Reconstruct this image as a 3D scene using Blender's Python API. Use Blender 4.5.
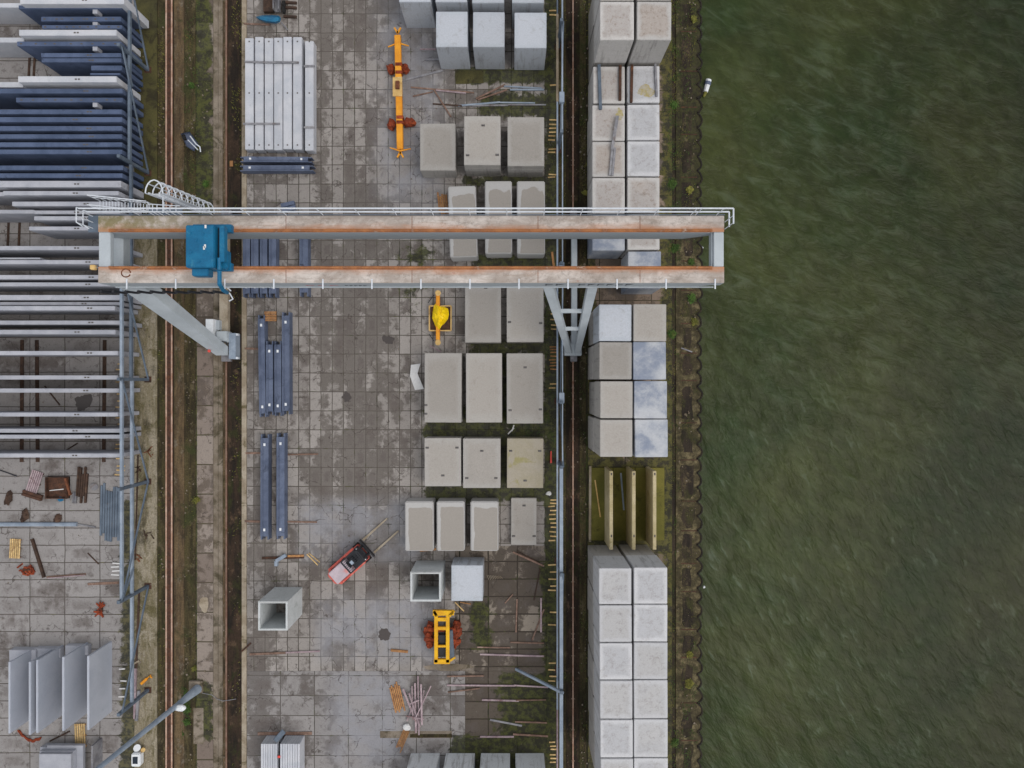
import bpy, bmesh, math, random
from mathutils import Vector, Matrix, noise as mnoise
R = math.radians
random.seed(7)
for o in list(bpy.data.objects): bpy.data.objects.remove(o)
SC = bpy.context.scene
COL = SC.collection

# ---------------------------------------------------------------- camera, sky, sun, exposure
H = 70.0                      # flying height of the drone, metres
PX = 0.1                      # metres per pixel on the ground
cam = bpy.data.cameras.new('camera')
cam_o = bpy.data.objects.new('camera', cam); COL.objects.link(cam_o)
cam_o.location = (0, 0, H); cam_o.rotation_euler = (0, 0, 0)
cam.sensor_width = 36; cam.lens = 36 * H * 10 / 1024.0
cam.clip_start = 0.5; cam.clip_end = 3000
SC.camera = cam_o
SUN_AZ, SUN_EL = R(110), R(58)
w = bpy.data.worlds.new('World'); SC.world = w; w.use_nodes = True
wn = w.node_tree
sky = wn.nodes.new('ShaderNodeTexSky'); sky.sky_type = 'NISHITA'; sky.sun_disc = False
sky.sun_elevation = SUN_EL; sky.sun_rotation = SUN_AZ
sky.air_density = 1.0; sky.dust_density = 8.0; sky.ozone_density = 1.0
hs = wn.nodes.new('ShaderNodeHueSaturation'); hs.inputs['Saturation'].default_value = 0.5      # overcast: a greyer sky
bg = wn.nodes['Background']; bg.inputs[1].default_value = 0.15
cl = wn.nodes.new('ShaderNodeMix'); cl.data_type = 'RGBA'; cl.inputs[0].default_value = 0.7      # mostly even cloud cover
tcw = wn.nodes.new('ShaderNodeTexCoord'); cn = wn.nodes.new('ShaderNodeTexNoise'); cn.inputs['Scale'].default_value = 2.6; cn.inputs['Detail'].default_value = 5
cr_ = wn.nodes.new('ShaderNodeValToRGB'); cr_.color_ramp.elements[0].position = .36; cr_.color_ramp.elements[1].position = .64      # darker and brighter clouds
cr_.color_ramp.elements[0].color = (.33, .35, .38, 1); cr_.color_ramp.elements[1].color = (1, 1, 1, 1)
cs_ = wn.nodes.new('ShaderNodeVectorMath'); cs_.operation = 'SCALE'; cs_.inputs['Scale'].default_value = 6.6
wn.links.new(tcw.outputs['Generated'], cn.inputs['Vector']); wn.links.new(cn.outputs[0], cr_.inputs[0]); wn.links.new(cr_.outputs[0], cs_.inputs[0]); wn.links.new(cs_.outputs[0], cl.inputs[7])
wn.links.new(sky.outputs[0], hs.inputs['Color']); wn.links.new(hs.outputs[0], cl.inputs[6]); wn.links.new(cl.outputs[2], bg.inputs[0])
sl = bpy.data.lights.new('sun', 'SUN'); sl.energy = 0.5; sl.angle = R(45); sl.color = (1, .95, .88)
so = bpy.data.objects.new('sun', sl); COL.objects.link(so)
sd = Vector((math.sin(SUN_AZ) * math.cos(SUN_EL), math.cos(SUN_AZ) * math.cos(SUN_EL), math.sin(SUN_EL)))
so.rotation_euler = sd.to_track_quat('Z', 'Y').to_euler(); so.location = (0, 0, 60)
SC.view_settings.view_transform = 'Standard'; SC.view_settings.look = 'None'
SC.view_settings.exposure = 0.3; SC.view_settings.gamma = 1.0
SC.view_settings.use_curve_mapping = False

def P(x, y, z=0.0):
    s = PX * (1 - z / H)
    return Vector(((x - 512) * s, (384 - y) * s, z))

# ---------------------------------------------------------------- materials
def lin(c):
    return tuple((v / 255 / 12.92 if v / 255 <= .04045 else ((v / 255 + .055) / 1.055) ** 2.4) for v in c) + (1,)

class NT:
    def __init__(s, name):
        s.m = bpy.data.materials.new(name); s.m.use_nodes = True
        s.t = s.m.node_tree; s.b = s.t.nodes['Principled BSDF']
        s._pos = None; s._rnd = None
    def new(s, k): return s.t.nodes.new(k)
    def set(s, inp, v):
        if isinstance(v, bpy.types.NodeSocket): s.t.links.new(v, inp)
        else: inp.default_value = v
    def pos(s):
        if s._pos is None: s._pos = s.new('ShaderNodeNewGeometry').outputs['Position']
        return s._pos
    def gen(s): return s.new('ShaderNodeTexCoord').outputs['Generated']
    def rnd(s):
        if s._rnd is None: s._rnd = s.new('ShaderNodeObjectInfo').outputs['Random']
        return s._rnd
    def vmap(s, v, scale=(1, 1, 1), rot=0, loc=(0, 0, 0)):
        n = s.new('ShaderNodeMapping'); s.set(n.inputs[0], v)
        n.inputs['Scale'].default_value = scale; n.inputs['Rotation'].default_value = (0, 0, rot)
        n.inputs['Location'].default_value = loc
        return n.outputs[0]
    def rmap(s, v, rot, scale): return s.vmap(s.vmap(v, rot=rot), scale)
    def noise(s, v, scale, detail=4, rough=.6, dist=0):
        n = s.new('ShaderNodeTexNoise'); s.set(n.inputs['Vector'], v)
        n.inputs['Scale'].default_value = scale; n.inputs['Detail'].default_value = detail
        n.inputs['Roughness'].default_value = rough; n.inputs['Distortion'].default_value = dist
        return n.outputs[0]
    def math(s, op, a, b=0.0, clamp=False):
        n = s.new('ShaderNodeMath'); n.operation = op; n.use_clamp = clamp
        s.set(n.inputs[0], a); s.set(n.inputs[1], b)
        return n.outputs[0]
    def step(s, v, a, b, lo=0.0, hi=1.0):
        n = s.new('ShaderNodeMapRange'); n.interpolation_type = 'SMOOTHSTEP'
        s.set(n.inputs[0], v)
        n.inputs[1].default_value = a; n.inputs[2].default_value = b
        n.inputs[3].default_value = lo; n.inputs[4].default_value = hi
        return n.outputs[0]
    def mix(s, f, a, b, mode='MIX'):
        n = s.new('ShaderNodeMix'); n.data_type = 'RGBA'; n.blend_type = mode
        s.set(n.inputs[0], f); s.set(n.inputs[6], a); s.set(n.inputs[7], b)
        return n.outputs[2]
    def sep(s, v):
        n = s.new('ShaderNodeSeparateXYZ'); s.set(n.inputs[0], v); return n.outputs
    def val(s, c, f):
        n = s.new('ShaderNodeHueSaturation'); s.set(n.inputs['Color'], c); s.set(n.inputs['Value'], f)
        return n.outputs[0]
    def bump(s, h, strength=.3, dist=.05):
        n = s.new('ShaderNodeBump'); n.inputs['Strength'].default_value = strength
        n.inputs['Distance'].default_value = dist; s.set(n.inputs['Height'], h)
        s.t.links.new(n.outputs[0], s.b.inputs['Normal'])
    def out(s, col, rough=.85, metal=0, spec=.3):
        s.set(s.b.inputs['Base Color'], col); s.set(s.b.inputs['Roughness'], rough)
        s.b.inputs['Metallic'].default_value = metal
        s.b.inputs['Specular IOR Level'].default_value = spec
        return s.m

def weathered(name, c1, c2, c3=None, scale=.6, rv=.1, fine=.12, rough=.85, metal=0, spec=.3, bump=.15, amt3=(.55, .7), sc3=.9):
    """two tones mixed by big noise, a third stain colour, grain, a small difference from object to object"""
    n = NT(name); p = n.pos()
    c = n.mix(n.step(n.noise(p, scale, 6, .65, .4), .35, .65), lin(c1), lin(c2))
    if c3: c = n.mix(n.math('MULTIPLY', n.step(n.noise(p, sc3, 7, .7, .6), *amt3), .85), c, lin(c3))
    g = n.noise(p, 9, 4, .75)
    c = n.val(c, n.step(g, .25, .75, 1 - fine, 1 + fine))
    if rv: c = n.val(c, n.step(n.rnd(), 0, 1, 1 - rv, 1 + rv))
    if bump: n.bump(g, bump, .02)
    return n.out(c, rough, metal, spec)

def flat(name, c, rough=.6, metal=0, var=.08, spec=.4):
    n = NT(name); c = n.val(lin(c), n.step(n.noise(n.pos(), 4, 5, .7), .25, .75, 1 - var, 1 + var))
    return n.out(c, rough, metal, spec)

def rim_concrete(name, rim, centre, spot, centre2=None, amount=.8, spots=(.56, .68)):
    """cast face: paler rim along the edges, weathered middle with speckles"""
    n = NT(name); p = n.pos(); g = n.sep(n.gen())
    dx = n.math('SUBTRACT', .5, n.math('ABSOLUTE', n.math('SUBTRACT', g[0], .5)))
    dy = n.math('SUBTRACT', .5, n.math('ABSOLUTE', n.math('SUBTRACT', g[1], .5)))
    d = n.math('MINIMUM', dx, dy)
    wob = n.math('MULTIPLY', n.math('SUBTRACT', n.noise(p, .9, 5, .6), .5), .22)
    up = n.step(g[2], .985, .995)
    m = n.math('MULTIPLY', n.step(n.math('ADD', d, wob), .03, .17), up)
    m = n.math('MULTIPLY', m, amount)
    cc = lin(centre)
    if centre2: cc = n.mix(n.step(n.math('ADD', n.rnd(), n.math('MULTIPLY', n.math('SUBTRACT', n.noise(p, .35, 4), .5), 1.0)), .3, .7), lin(centre), lin(centre2))
    c = n.mix(m, lin(rim), cc)
    sp = n.math('MULTIPLY', n.step(n.noise(p, 2.6, 8, .8, .3), *spots), n.math('MULTIPLY', m, .75))
    c = n.mix(sp, c, lin(spot))
    c = n.mix(n.math('MULTIPLY', n.step(n.noise(p, 1.1, 6, .7, 1), .55, .72), .35), c, lin((120, 112, 104)))
    side = n.math('SUBTRACT', 1.0, up)
    c = n.mix(n.math('MULTIPLY', side, n.step(n.noise(n.vmap(p, (2.2, 2.2, .22)), 1.0, 6, .7), .5, .66, 0, .5)), c, lin((116, 114, 112)))
    gr = n.noise(p, 8, 4, .8)
    c = n.val(c, n.step(gr, .25, .75, .9, 1.1)); c = n.val(c, n.step(n.rnd(), 0, 1, .9, 1.07))
    n.bump(gr, .15, .02)
    return n.out(c, .88, 0, .25)

def damp_concrete(name, dry, damp):
    """pale dry rim with a damp arch in the middle"""
    n = NT(name); p = n.pos(); g = n.sep(n.gen())
    wob = n.math('MULTIPLY', n.math('SUBTRACT', n.noise(p, .8, 3, .5), .5), .16)
    dx = n.math('SUBTRACT', .5, n.math('ABSOLUTE', n.math('SUBTRACT', g[0], .56)))
    dy = n.math('SUBTRACT', .94, g[1])
    # rounded corner: product keeps the corner of the patch round
    pr = n.math('MULTIPLY', n.step(n.math('ADD', dx, wob), .02, .16), n.step(n.math('ADD', dy, wob), .0, .14))
    m = n.math('MULTIPLY', n.step(pr, .25, .45), n.step(g[2], .97, .99))
    c = n.mix(m, lin(dry), lin(damp))
    gr = n.noise(p, 8, 4, .8)
    c = n.val(c, n.step(gr, .25, .75, .93, 1.06))
    return n.out(c, .85, 0, .25)

def slabs(name, cw, ch, ox, oy, c1, c2, joint, dirt, moss, mosses, dirts=(), mort=.045, dirt_amt=.75, dsp=(.5, .62), cools=()):
    """paving in a grid: world metres; mosses/dirts = list of (x0,x1,y0,y1,soft) in ground pixels"""
    n = NT(name); p = n.pos()
    b = n.new('ShaderNodeTexBrick'); b.offset = 0; b.squash = 1
    wv = n.new('ShaderNodeVectorMath'); wv.operation = 'ADD'
    nz = n.new('ShaderNodeTexNoise'); nz.inputs['Scale'].default_value = .5; n.set(nz.inputs['Vector'], p)
    sc = n.new('ShaderNodeVectorMath'); sc.operation = 'SCALE'; n.t.links.new(nz.outputs['Color'], sc.inputs[0]); sc.inputs['Scale'].default_value = .12
    n.t.links.new(sc.outputs[0], wv.inputs[1]); n.set(wv.inputs[0], n.vmap(p, loc=(-ox + 400 * cw, -oy + 400 * ch, 0)))
    n.t.links.new(wv.outputs[0], b.inputs['Vector'])
    b.inputs['Scale'].default_value = 1; b.inputs['Brick Width'].default_value = cw; b.inputs['Row Height'].default_value = ch
    b.inputs['Mortar Size'].default_value = mort; b.inputs['Mortar Smooth'].default_value = .35; b.inputs['Bias'].default_value = 0
    b.inputs['Color1'].default_value = lin(c1); b.inputs['Color2'].default_value = lin(c2); b.inputs['Mortar'].default_value = lin(joint)
    c = b.outputs['Color']
    # grime seen as blotches of several sizes, partly bounded by single slabs
    cell = n.new('ShaderNodeTexWhiteNoise'); cell.noise_dimensions = '2D'
    q = n.new('ShaderNodeVectorMath'); q.operation = 'DIVIDE'; n.t.links.new(n.vmap(p, loc=(-ox, -oy, 0)), q.inputs[0]); q.inputs[1].default_value = (cw, ch, 1)
    fl = n.new('ShaderNodeVectorMath'); fl.operation = 'FLOOR'; n.t.links.new(q.outputs[0], fl.inputs[0]); n.t.links.new(fl.outputs[0], cell.inputs[0])
    n1 = n.noise(p, .85, 8, .72, .3); n2 = n.noise(n.vmap(p, (1, .45, 1)), .3, 5, .6)
    dm = n.math('ADD', n1, n.math('MULTIPLY', n.math('SUBTRACT', n2, .5), .8))
    dm = n.math('ADD', dm, n.math('MULTIPLY', n.math('SUBTRACT', cell.outputs[0], .5), .2))
    xyz = n.sep(p)
    def boxmask(B):
        x0, x1, y0, y1, sf = B
        a0 = P(x0, y1); a1 = P(x1, y0); f = sf * PX
        m = n.math('MULTIPLY', n.step(xyz[0], a0.x - f, a0.x + f), n.step(xyz[0], a1.x - f, a1.x + f, 1, 0))
        return n.math('MULTIPLY', m, n.math('MULTIPLY', n.step(xyz[1], a0.y - f, a0.y + f), n.step(xyz[1], a1.y - f, a1.y + f, 1, 0)))
    for B in dirts: dm = n.math('ADD', dm, n.math('MULTIPLY', boxmask(B), .13))
    c = n.mix(n.math('MULTIPLY', n.step(dm, *dsp), dirt_amt), c, lin(dirt))
    c = n.mix(n.math('MULTIPLY', n.step(n.noise(p, 1.7, 8, .8), .52, .66), .55), c, lin((66, 58, 54)))
    # single slabs that stay wet and dark, cool pale lane
    wet = n.math('MULTIPLY', n.step(cell.outputs[0], .74, .8), n.step(n2, .46, .58))
    c = n.mix(n.math('MULTIPLY', wet, n.step(n.noise(p, 1.2, 5, .7), .35, .5, 0, .5)), c, lin((84, 76, 72)))
    fr = n.new('ShaderNodeVectorMath'); fr.operation = 'FRACTION'; n.t.links.new(q.outputs[0], fr.inputs[0]); fx = n.sep(fr.outputs[0])
    ed = n.math('MINIMUM', n.math('SUBTRACT', .5, n.math('ABSOLUTE', n.math('SUBTRACT', fx[0], .5))), n.math('SUBTRACT', .5, n.math('ABSOLUTE', n.math('SUBTRACT', fx[1], .5))))
    ed = n.math('ADD', ed, n.math('MULTIPLY', n.math('SUBTRACT', n.noise(p, 2.2, 6, .75), .5), .55))
    cen = n.math('MULTIPLY', n.step(ed, .16, .34), n.math('MULTIPLY', n.step(cell.outputs[0], .1, .7), n.step(n2, .4, .55)))
    c = n.mix(n.math('MULTIPLY', cen, .6), c, lin((92, 85, 82)))
    for B in cools: c = n.mix(n.math('MULTIPLY', boxmask(B), n.step(n.noise(p, .35, 5, .6), .35, .6, .2, .75)), c, lin((136, 137, 143)))
    # hairline cracks
    vo = n.new('ShaderNodeTexVoronoi'); vo.feature = 'DISTANCE_TO_EDGE'; vo.inputs['Scale'].default_value = .55
    wv2 = n.new('ShaderNodeVectorMath'); wv2.operation = 'ADD'; sc2 = n.new('ShaderNodeVectorMath'); sc2.operation = 'SCALE'; nz2 = n.new('ShaderNodeTexNoise'); nz2.inputs['Scale'].default_value = 1.4; n.set(nz2.inputs['Vector'], p)
    n.t.links.new(nz2.outputs['Color'], sc2.inputs[0]); sc2.inputs['Scale'].default_value = .9; n.t.links.new(sc2.outputs[0], wv2.inputs[1]); n.set(wv2.inputs[0], p); n.t.links.new(wv2.outputs[0], vo.inputs['Vector'])
    c = n.mix(n.math('MULTIPLY', n.step(vo.outputs['Distance'], .004, .02, .7, 0), n.step(n.noise(n.vmap(p, loc=(7, 0, 0)), .5, 3), .5, .56)), c, lin((60, 52, 48)))
    c = n.mix(n.math('MULTIPLY', n.step(n.noise(n.vmap(p, loc=(40, 7, 0)), .9, 8, .75), .58, .75), .35), c, lin((160, 155, 150)))
    mm = None
    for B in mosses:
        m = boxmask(B); mm = m if mm is None else n.math('MAXIMUM', mm, m)
    if mm is not None:
        mn = n.noise(n.vmap(p, loc=(3, 9, 0)), .8, 8, .7, .5)
        jm = n.math('MULTIPLY', b.outputs['Fac'], .15)
        k = n.step(n.math('ADD', n.math('ADD', mn, jm), n.math('MULTIPLY', mm, .4)), .66, .8)
        mc = n.mix(n.step(n.noise(p, 1.3, 7, .8), .42, .56), lin(moss), lin((32, 34, 20)))
        c = n.mix(n.math('MULTIPLY', k, .9), c, mc)
    g = n.noise(p, 7, 5, .8)
    c = n.val(c, n.step(g, .25, .75, .87, 1.12))
    n.bump(n.math('SUBTRACT', g, n.math('MULTIPLY', b.outputs['Fac'], 1.5)), .25, .02)
    return n.out(c, .8, 0, .3)

M = {}
def patchy(name, c1, c2, c3, c4):
    """trodden earth: streaks along the track, moss islands, scraps of old concrete"""
    n = NT(name); p = n.pos()
    c = n.mix(n.step(n.noise(n.vmap(p, (2.2, .35, 1)), .55, 7, .72, .4), .4, .6), lin(c1), lin(c2))
    c = n.mix(n.math('MULTIPLY', n.step(n.noise(n.vmap(p, (1, .6, 1), 0, (11, 3, 0)), .55, 8, .75, .8), .5, .62), .8), c, lin(c3))
    c = n.mix(n.math('MULTIPLY', n.step(n.noise(n.vmap(p, (1, .7, 1), 0, (1, 31, 0)), .8, 8, .8), .53, .63), .8), c, lin(c4))
    c = n.mix(n.math('MULTIPLY', n.step(n.noise(n.vmap(p, (1, .5, 1), 0, (21, 3, 0)), .3, 6, .7), .54, .66), .7), c, lin((34, 31, 22)))
    g = n.noise(p, 6, 6, .85); c = n.val(c, n.step(g, .3, .7, .65, 1.35)); n.bump(g, .6, .04)
    return n.out(c, .9, 0, .2)
M['soil'] = weathered('soil', (52, 46, 32), (38, 36, 22), (58, 64, 28), .5, 0, .25, bump=.5, amt3=(.5, .62), sc3=.5)
M['dark_soil'] = patchy('dark_soil', (56, 44, 35), (34, 29, 25), (46, 48, 26), (84, 68, 54))
M['moss_soil'] = patchy('moss_soil', (74, 66, 44), (48, 42, 30), (54, 58, 32), (92, 84, 64))
M['brown_soil'] = patchy('brown_soil', (100, 84, 62), (72, 60, 46), (62, 60, 38), (112, 104, 92))
M['kerb'] = weathered('kerb_concrete', (160, 150, 134), (132, 120, 102), (86, 78, 50), .6, 0, .14, amt3=(.54, .66), sc3=.8)
M['kerb_light'] = weathered('beige_concrete', (182, 170, 138), (164, 152, 116), (136, 124, 80), .5, 0, .1, amt3=(.56, .7))
M['strip'] = weathered('strip_concrete', (132, 122, 110), (100, 90, 76), (64, 58, 40), .5, 0, .16, amt3=(.5, .64), sc3=.6)
M['mossy_strip'] = weathered('mossy_concrete', (138, 130, 98), (112, 104, 66), (74, 72, 34), .25, 0, .14, amt3=(.5, .62), sc3=.3)
M['pale_strip'] = patchy('pale_mossy_concrete', (138, 130, 114), (112, 104, 82), (84, 78, 50), (156, 148, 134))
M['moss_dark'] = weathered('dark_moss', (84, 80, 46), (60, 58, 34), (44, 40, 28), .3, 0, .22, amt3=(.48, .62), sc3=.6, bump=.4)
M['crest'] = weathered('shadow_dark_pile_steel', (40, 35, 28), (28, 25, 22), (64, 56, 40), 1.2, 0, .2, amt3=(.56, .68))  # pile steel coloured dark to stand for the shadow line along the scallops
M['moss_bright'] = weathered('bright_moss', (112, 106, 48), (88, 86, 36), (60, 58, 28), .25, 0, .14, amt3=(.54, .68), sc3=.6, bump=.4)
def quay_mat():
    n = NT('quay_concrete'); p = n.pos(); x = n.sep(p)
    c = n.mix(n.step(n.noise(p, .7, 7, .75, .5), .4, .6), lin((112, 102, 76)), lin((74, 68, 48)))
    c = n.mix(n.math('MULTIPLY', n.step(n.noise(n.vmap(p, loc=(2, 2, 2)), 1.0, 9, .8), .42, .56), .85), c, lin((50, 44, 30)))
    top = n.step(x[1], 12, 20)                      # the part north of the crane is overgrown
    k = n.step(n.math('ADD', n.noise(n.vmap(p, loc=(9, 1, 2)), .5, 7, .7), n.math('MULTIPLY', top, .16)), .5, .64)
    c = n.mix(n.math('MULTIPLY', k, .85), c, n.mix(n.step(n.noise(p, 2.2, 6, .8), .42, .6), lin((52, 54, 28)), lin((34, 31, 24))))
    g = n.noise(p, 7, 5, .8); c = n.val(c, n.step(g, .25, .75, .75, 1.25)); n.bump(g, .5, .03)
    return n.out(c, .85, 0, .25)
M['quay'] = quay_mat()
M['quay_dark'] = patchy('quay_dark', (58, 50, 42), (40, 35, 31), (60, 60, 34), (88, 78, 58))
M['rust'] = weathered('rust', (120, 74, 48), (92, 56, 40), (160, 104, 74), 2.5, .1, .2)
M['rust_dark'] = weathered('rust_dark', (82, 56, 44), (58, 42, 34), (106, 68, 44), 2.5, .15, .25)
M['rust_red'] = weathered('rust_red', (140, 62, 34), (98, 44, 28), (172, 84, 44), 2.5, .1, .25)
M['rail_rust'] = weathered('rail_rust', (184, 158, 142), (160, 126, 106), (124, 84, 64), 1.0, 0, .15)
M['rail_dull'] = weathered('rail_dull', (132, 108, 94), (110, 84, 70), (84, 60, 48), 1.0, 0, .15)
M['orange_rust'] = weathered('orange_rust', (166, 112, 72), (134, 88, 60), (176, 160, 144), .9, 0, .15)
M['plain'] = rim_concrete('grey_concrete', (160, 157, 153), (147, 142, 136), (112, 107, 102), (154, 149, 143), .7, (.57, .72))
M['pale'] = rim_concrete('pale_concrete', (172, 178, 186), (180, 184, 192), (154, 158, 166), None, .6, (.55, .75))
M['speck'] = rim_concrete('speckled_concrete', (186, 187, 190), (174, 173, 173), (128, 123, 121), (160, 161, 165), .7, (.49, .66))
M['speck_warm'] = rim_concrete('warm_speckled_concrete', (180, 178, 176), (166, 157, 150), (122, 106, 95), (158, 153, 150), .85, (.49, .66))
def cloudy():
    n = NT('blue_clouded_concrete'); p = n.pos()
    k = n.step(n.noise(n.vmap(p, (.8, .8, .2), R(30)), .5, 7, .66, .15), .36, .62)
    c = n.mix(k, lin((176, 179, 184)), lin((124, 133, 150)))
    c = n.mix(n.math('MULTIPLY', n.step(n.noise(p, 1.4, 7, .7, .5), .5, .7), .4), c, lin((160, 166, 176)))
    gr = n.noise(p, 8, 4, .8); c = n.val(c, n.step(gr, .25, .75, .93, 1.07))
    return n.out(c, .7, 0, .3)
M['blotch'] = cloudy()
M['bluegrey'] = rim_concrete('blue_grey_concrete', (212, 216, 220), (202, 207, 212), (180, 186, 192), None, .6, (.6, .8))
M['green_rim'] = weathered('mossy_edged_concrete', (156, 149, 136), (150, 143, 124), (142, 136, 92), .6, 0, .1, amt3=(.56, .66), sc3=.5)
M['damp'] = damp_concrete('damp_concrete', (172, 171, 170), (149, 144, 138))
M['inner'] = weathered('inner_concrete', (190, 194, 196), (178, 183, 184), (150, 156, 154), .6, 0, .1)
M['panel'] = weathered('panel_concrete', (166, 168, 176), (150, 153, 162), (122, 124, 132), .5, .06, .06, amt3=(.6, .75))
M['panel_white'] = weathered('white_panel_concrete', (186, 188, 194), (172, 176, 184), (140, 142, 148), .5, .04, .06, amt3=(.62, .78))
M['panel_blue'] = weathered('blue_panel_concrete', (82, 95, 122), (66, 79, 104), (44, 54, 74), .5, .06, .1, amt3=(.58, .72))
M['slab_blue'] = weathered('blue_slab_concrete', (168, 173, 184), (158, 164, 176), (144, 150, 162), .25, .04, .05, amt3=(.6, .8))
M['beam_blue'] = weathered('blue_beam', (94, 104, 126), (76, 86, 108), (54, 62, 80), .6, .06, .1, rough=.6, amt3=(.56, .7))
M['steel_blue'] = weathered('blue_grey_steel', (98, 110, 124), (80, 92, 106), (108, 98, 90), .7, .06, .1, rough=.55, amt3=(.62, .74))
M['steel_light'] = weathered('light_blue_steel', (146, 158, 172), (124, 137, 153), (130, 122, 116), .7, .05, .1, rough=.5, amt3=(.66, .76))
M['steel_grey'] = weathered('grey_steel', (136, 136, 140), (108, 108, 114), (96, 84, 78), 1.2, .12, .12, rough=.55)
M['crane_grey'] = weathered('crane_grey', (176, 184, 190), (160, 168, 174), (138, 140, 136), .3, 0, .05, rough=.5, amt3=(.62, .78), sc3=.5)
M['rail_white'] = flat('white_handrail', (200, 206, 214), .45)
M['timber'] = weathered('pale_timber', (206, 178, 128), (178, 148, 100), (140, 110, 76), 3, .15, .15)
M['timber_orange'] = weathered('orange_timber', (170, 126, 82), (138, 98, 64), (108, 78, 56), 3, .15, .15)
M['timber_old'] = weathered('old_timber', (128, 104, 92), (100, 80, 70), (150, 130, 120), 2, .15, .2)
M['timber_dark'] = weathered('dark_timber', (74, 56, 46), (54, 42, 36), (96, 76, 62), 2, .15, .2)
M['pink_steel'] = weathered('lilac_steel', (166, 150, 154), (140, 122, 128), (112, 84, 80), 2, .12, .15)
M['yellow'] = weathered('yellow_paint', (226, 176, 20), (206, 150, 16), (150, 96, 30), 1.0, 0, .08, rough=.45, amt3=(.62, .74))
M['amber'] = weathered('amber_paint', (228, 158, 42), (212, 138, 32), (168, 92, 36), .8, 0, .08, rough=.45, amt3=(.6, .72))
M['cream'] = weathered('cream_plate', (206, 176, 120), (190, 156, 98), (120, 84, 48), 2, 0, .1)
M['tarp'] = flat('yellow_tarpaulin', (244, 206, 10), .4, 0, .06)
M['blue'] = weathered('blue_paint', (22, 104, 142), (16, 90, 128), (52, 118, 146), .8, 0, .12, rough=.45, amt3=(.55, .7))
M['teal'] = weathered('teal_cover', (30, 104, 140), (24, 84, 120), None, 1.2, 0, .08, rough=.4)
M['red'] = weathered('faded_red_paint', (204, 104, 92), (190, 84, 74), (210, 142, 132), 2, 0, .08, rough=.45)
M['red_spot'] = flat('red_spot', (206, 70, 60), .5)
M['hood'] = weathered('pale_hood', (186, 172, 180), (172, 160, 168), (204, 136, 132), 1.4, 0, .05, rough=.4, amt3=(.56, .66))
M['black'] = flat('black_steel', (34, 36, 42), .5)
M['rubber'] = flat('rubber', (30, 30, 30), .9)
M['hole'] = flat('dark_recess', (84, 80, 78), .95)
M['white'] = flat('white_sheet', (206, 206, 206), .6)
M['white_lamp'] = flat('white_enamel', (214, 218, 222), .4)
M['gl'] = flat('glass_dark', (30, 40, 52), .15)
M['leaf'] = weathered('weed_leaf', (70, 96, 40), (50, 72, 30), (98, 108, 54), 3, .2, .25)
M['leaf_low'] = weathered('low_weed_leaf', (64, 86, 36), (48, 64, 28), (92, 102, 46), 1.2, 0, .25)
M['leaf_dry'] = weathered('dry_weed', (128, 124, 60), (92, 96, 40), (70, 84, 32), 3, .2, .25)
M['puddle'] = flat('wet_patch', (70, 64, 62), .25)
M['mark'] = flat('painted_mark', (70, 74, 82), .7)
M['mark_red'] = flat('red_painted_mark', (176, 110, 112), .7)

def crane_paint():
    n = NT('stained_white_paint'); p = n.pos(); x = n.sep(p)
    c = n.mix(n.step(n.noise(n.vmap(p, (.6, 1, 1)), .5, 7, .7, .4), .38, .62), lin((198, 190, 184)), lin((158, 148, 140)))
    c = n.mix(n.math('MULTIPLY', n.step(n.noise(p, 1.8, 9, .85), .48, .64), .6), c, lin((118, 110, 102)))
    c = n.mix(n.math('MULTIPLY', n.step(n.noise(n.vmap(p, (.25, 3, 1)), 1.2, 6, .7), .52, .66), .4), c, lin((132, 116, 100)))
    d = n.math('ABSOLUTE', n.math('SUBTRACT', x[1], 10.12))           # rust spreads from the two rails
    e = n.math('ADD', d, n.math('MULTIPLY', n.math('SUBTRACT', n.noise(n.vmap(p, (.5, 2.0, 1)), .55, 7, .75), .5), 1.5))
    c = n.mix(n.math('MULTIPLY', n.step(e, 1.2, 2.0, 1, 0), .8), c, lin((176, 118, 78)))
    c = n.mix(n.math('MULTIPLY', n.step(n.noise(n.vmap(p, loc=(5, 5, 5)), 1.4, 8, .8), .62, .72), .6), c, lin((150, 78, 56)))
    # algae by the west end of the walkway girder
    a = n.math('MULTIPLY', n.step(x[0], -31, -18, 1, 0), n.step(x[1], 11.2, 12.0))
    c = n.mix(n.math('MULTIPLY', a, n.step(n.noise(p, 1.2, 6, .7), .36, .58, 0, .8)), c, lin((112, 104, 56)))
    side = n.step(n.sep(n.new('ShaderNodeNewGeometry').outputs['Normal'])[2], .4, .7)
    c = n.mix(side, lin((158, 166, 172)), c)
    n.bump(n.noise(p, 6, 5, .7), .15, .02)
    return n.out(c, .7, 0, .3)
M['crane_top'] = crane_paint()

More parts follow.
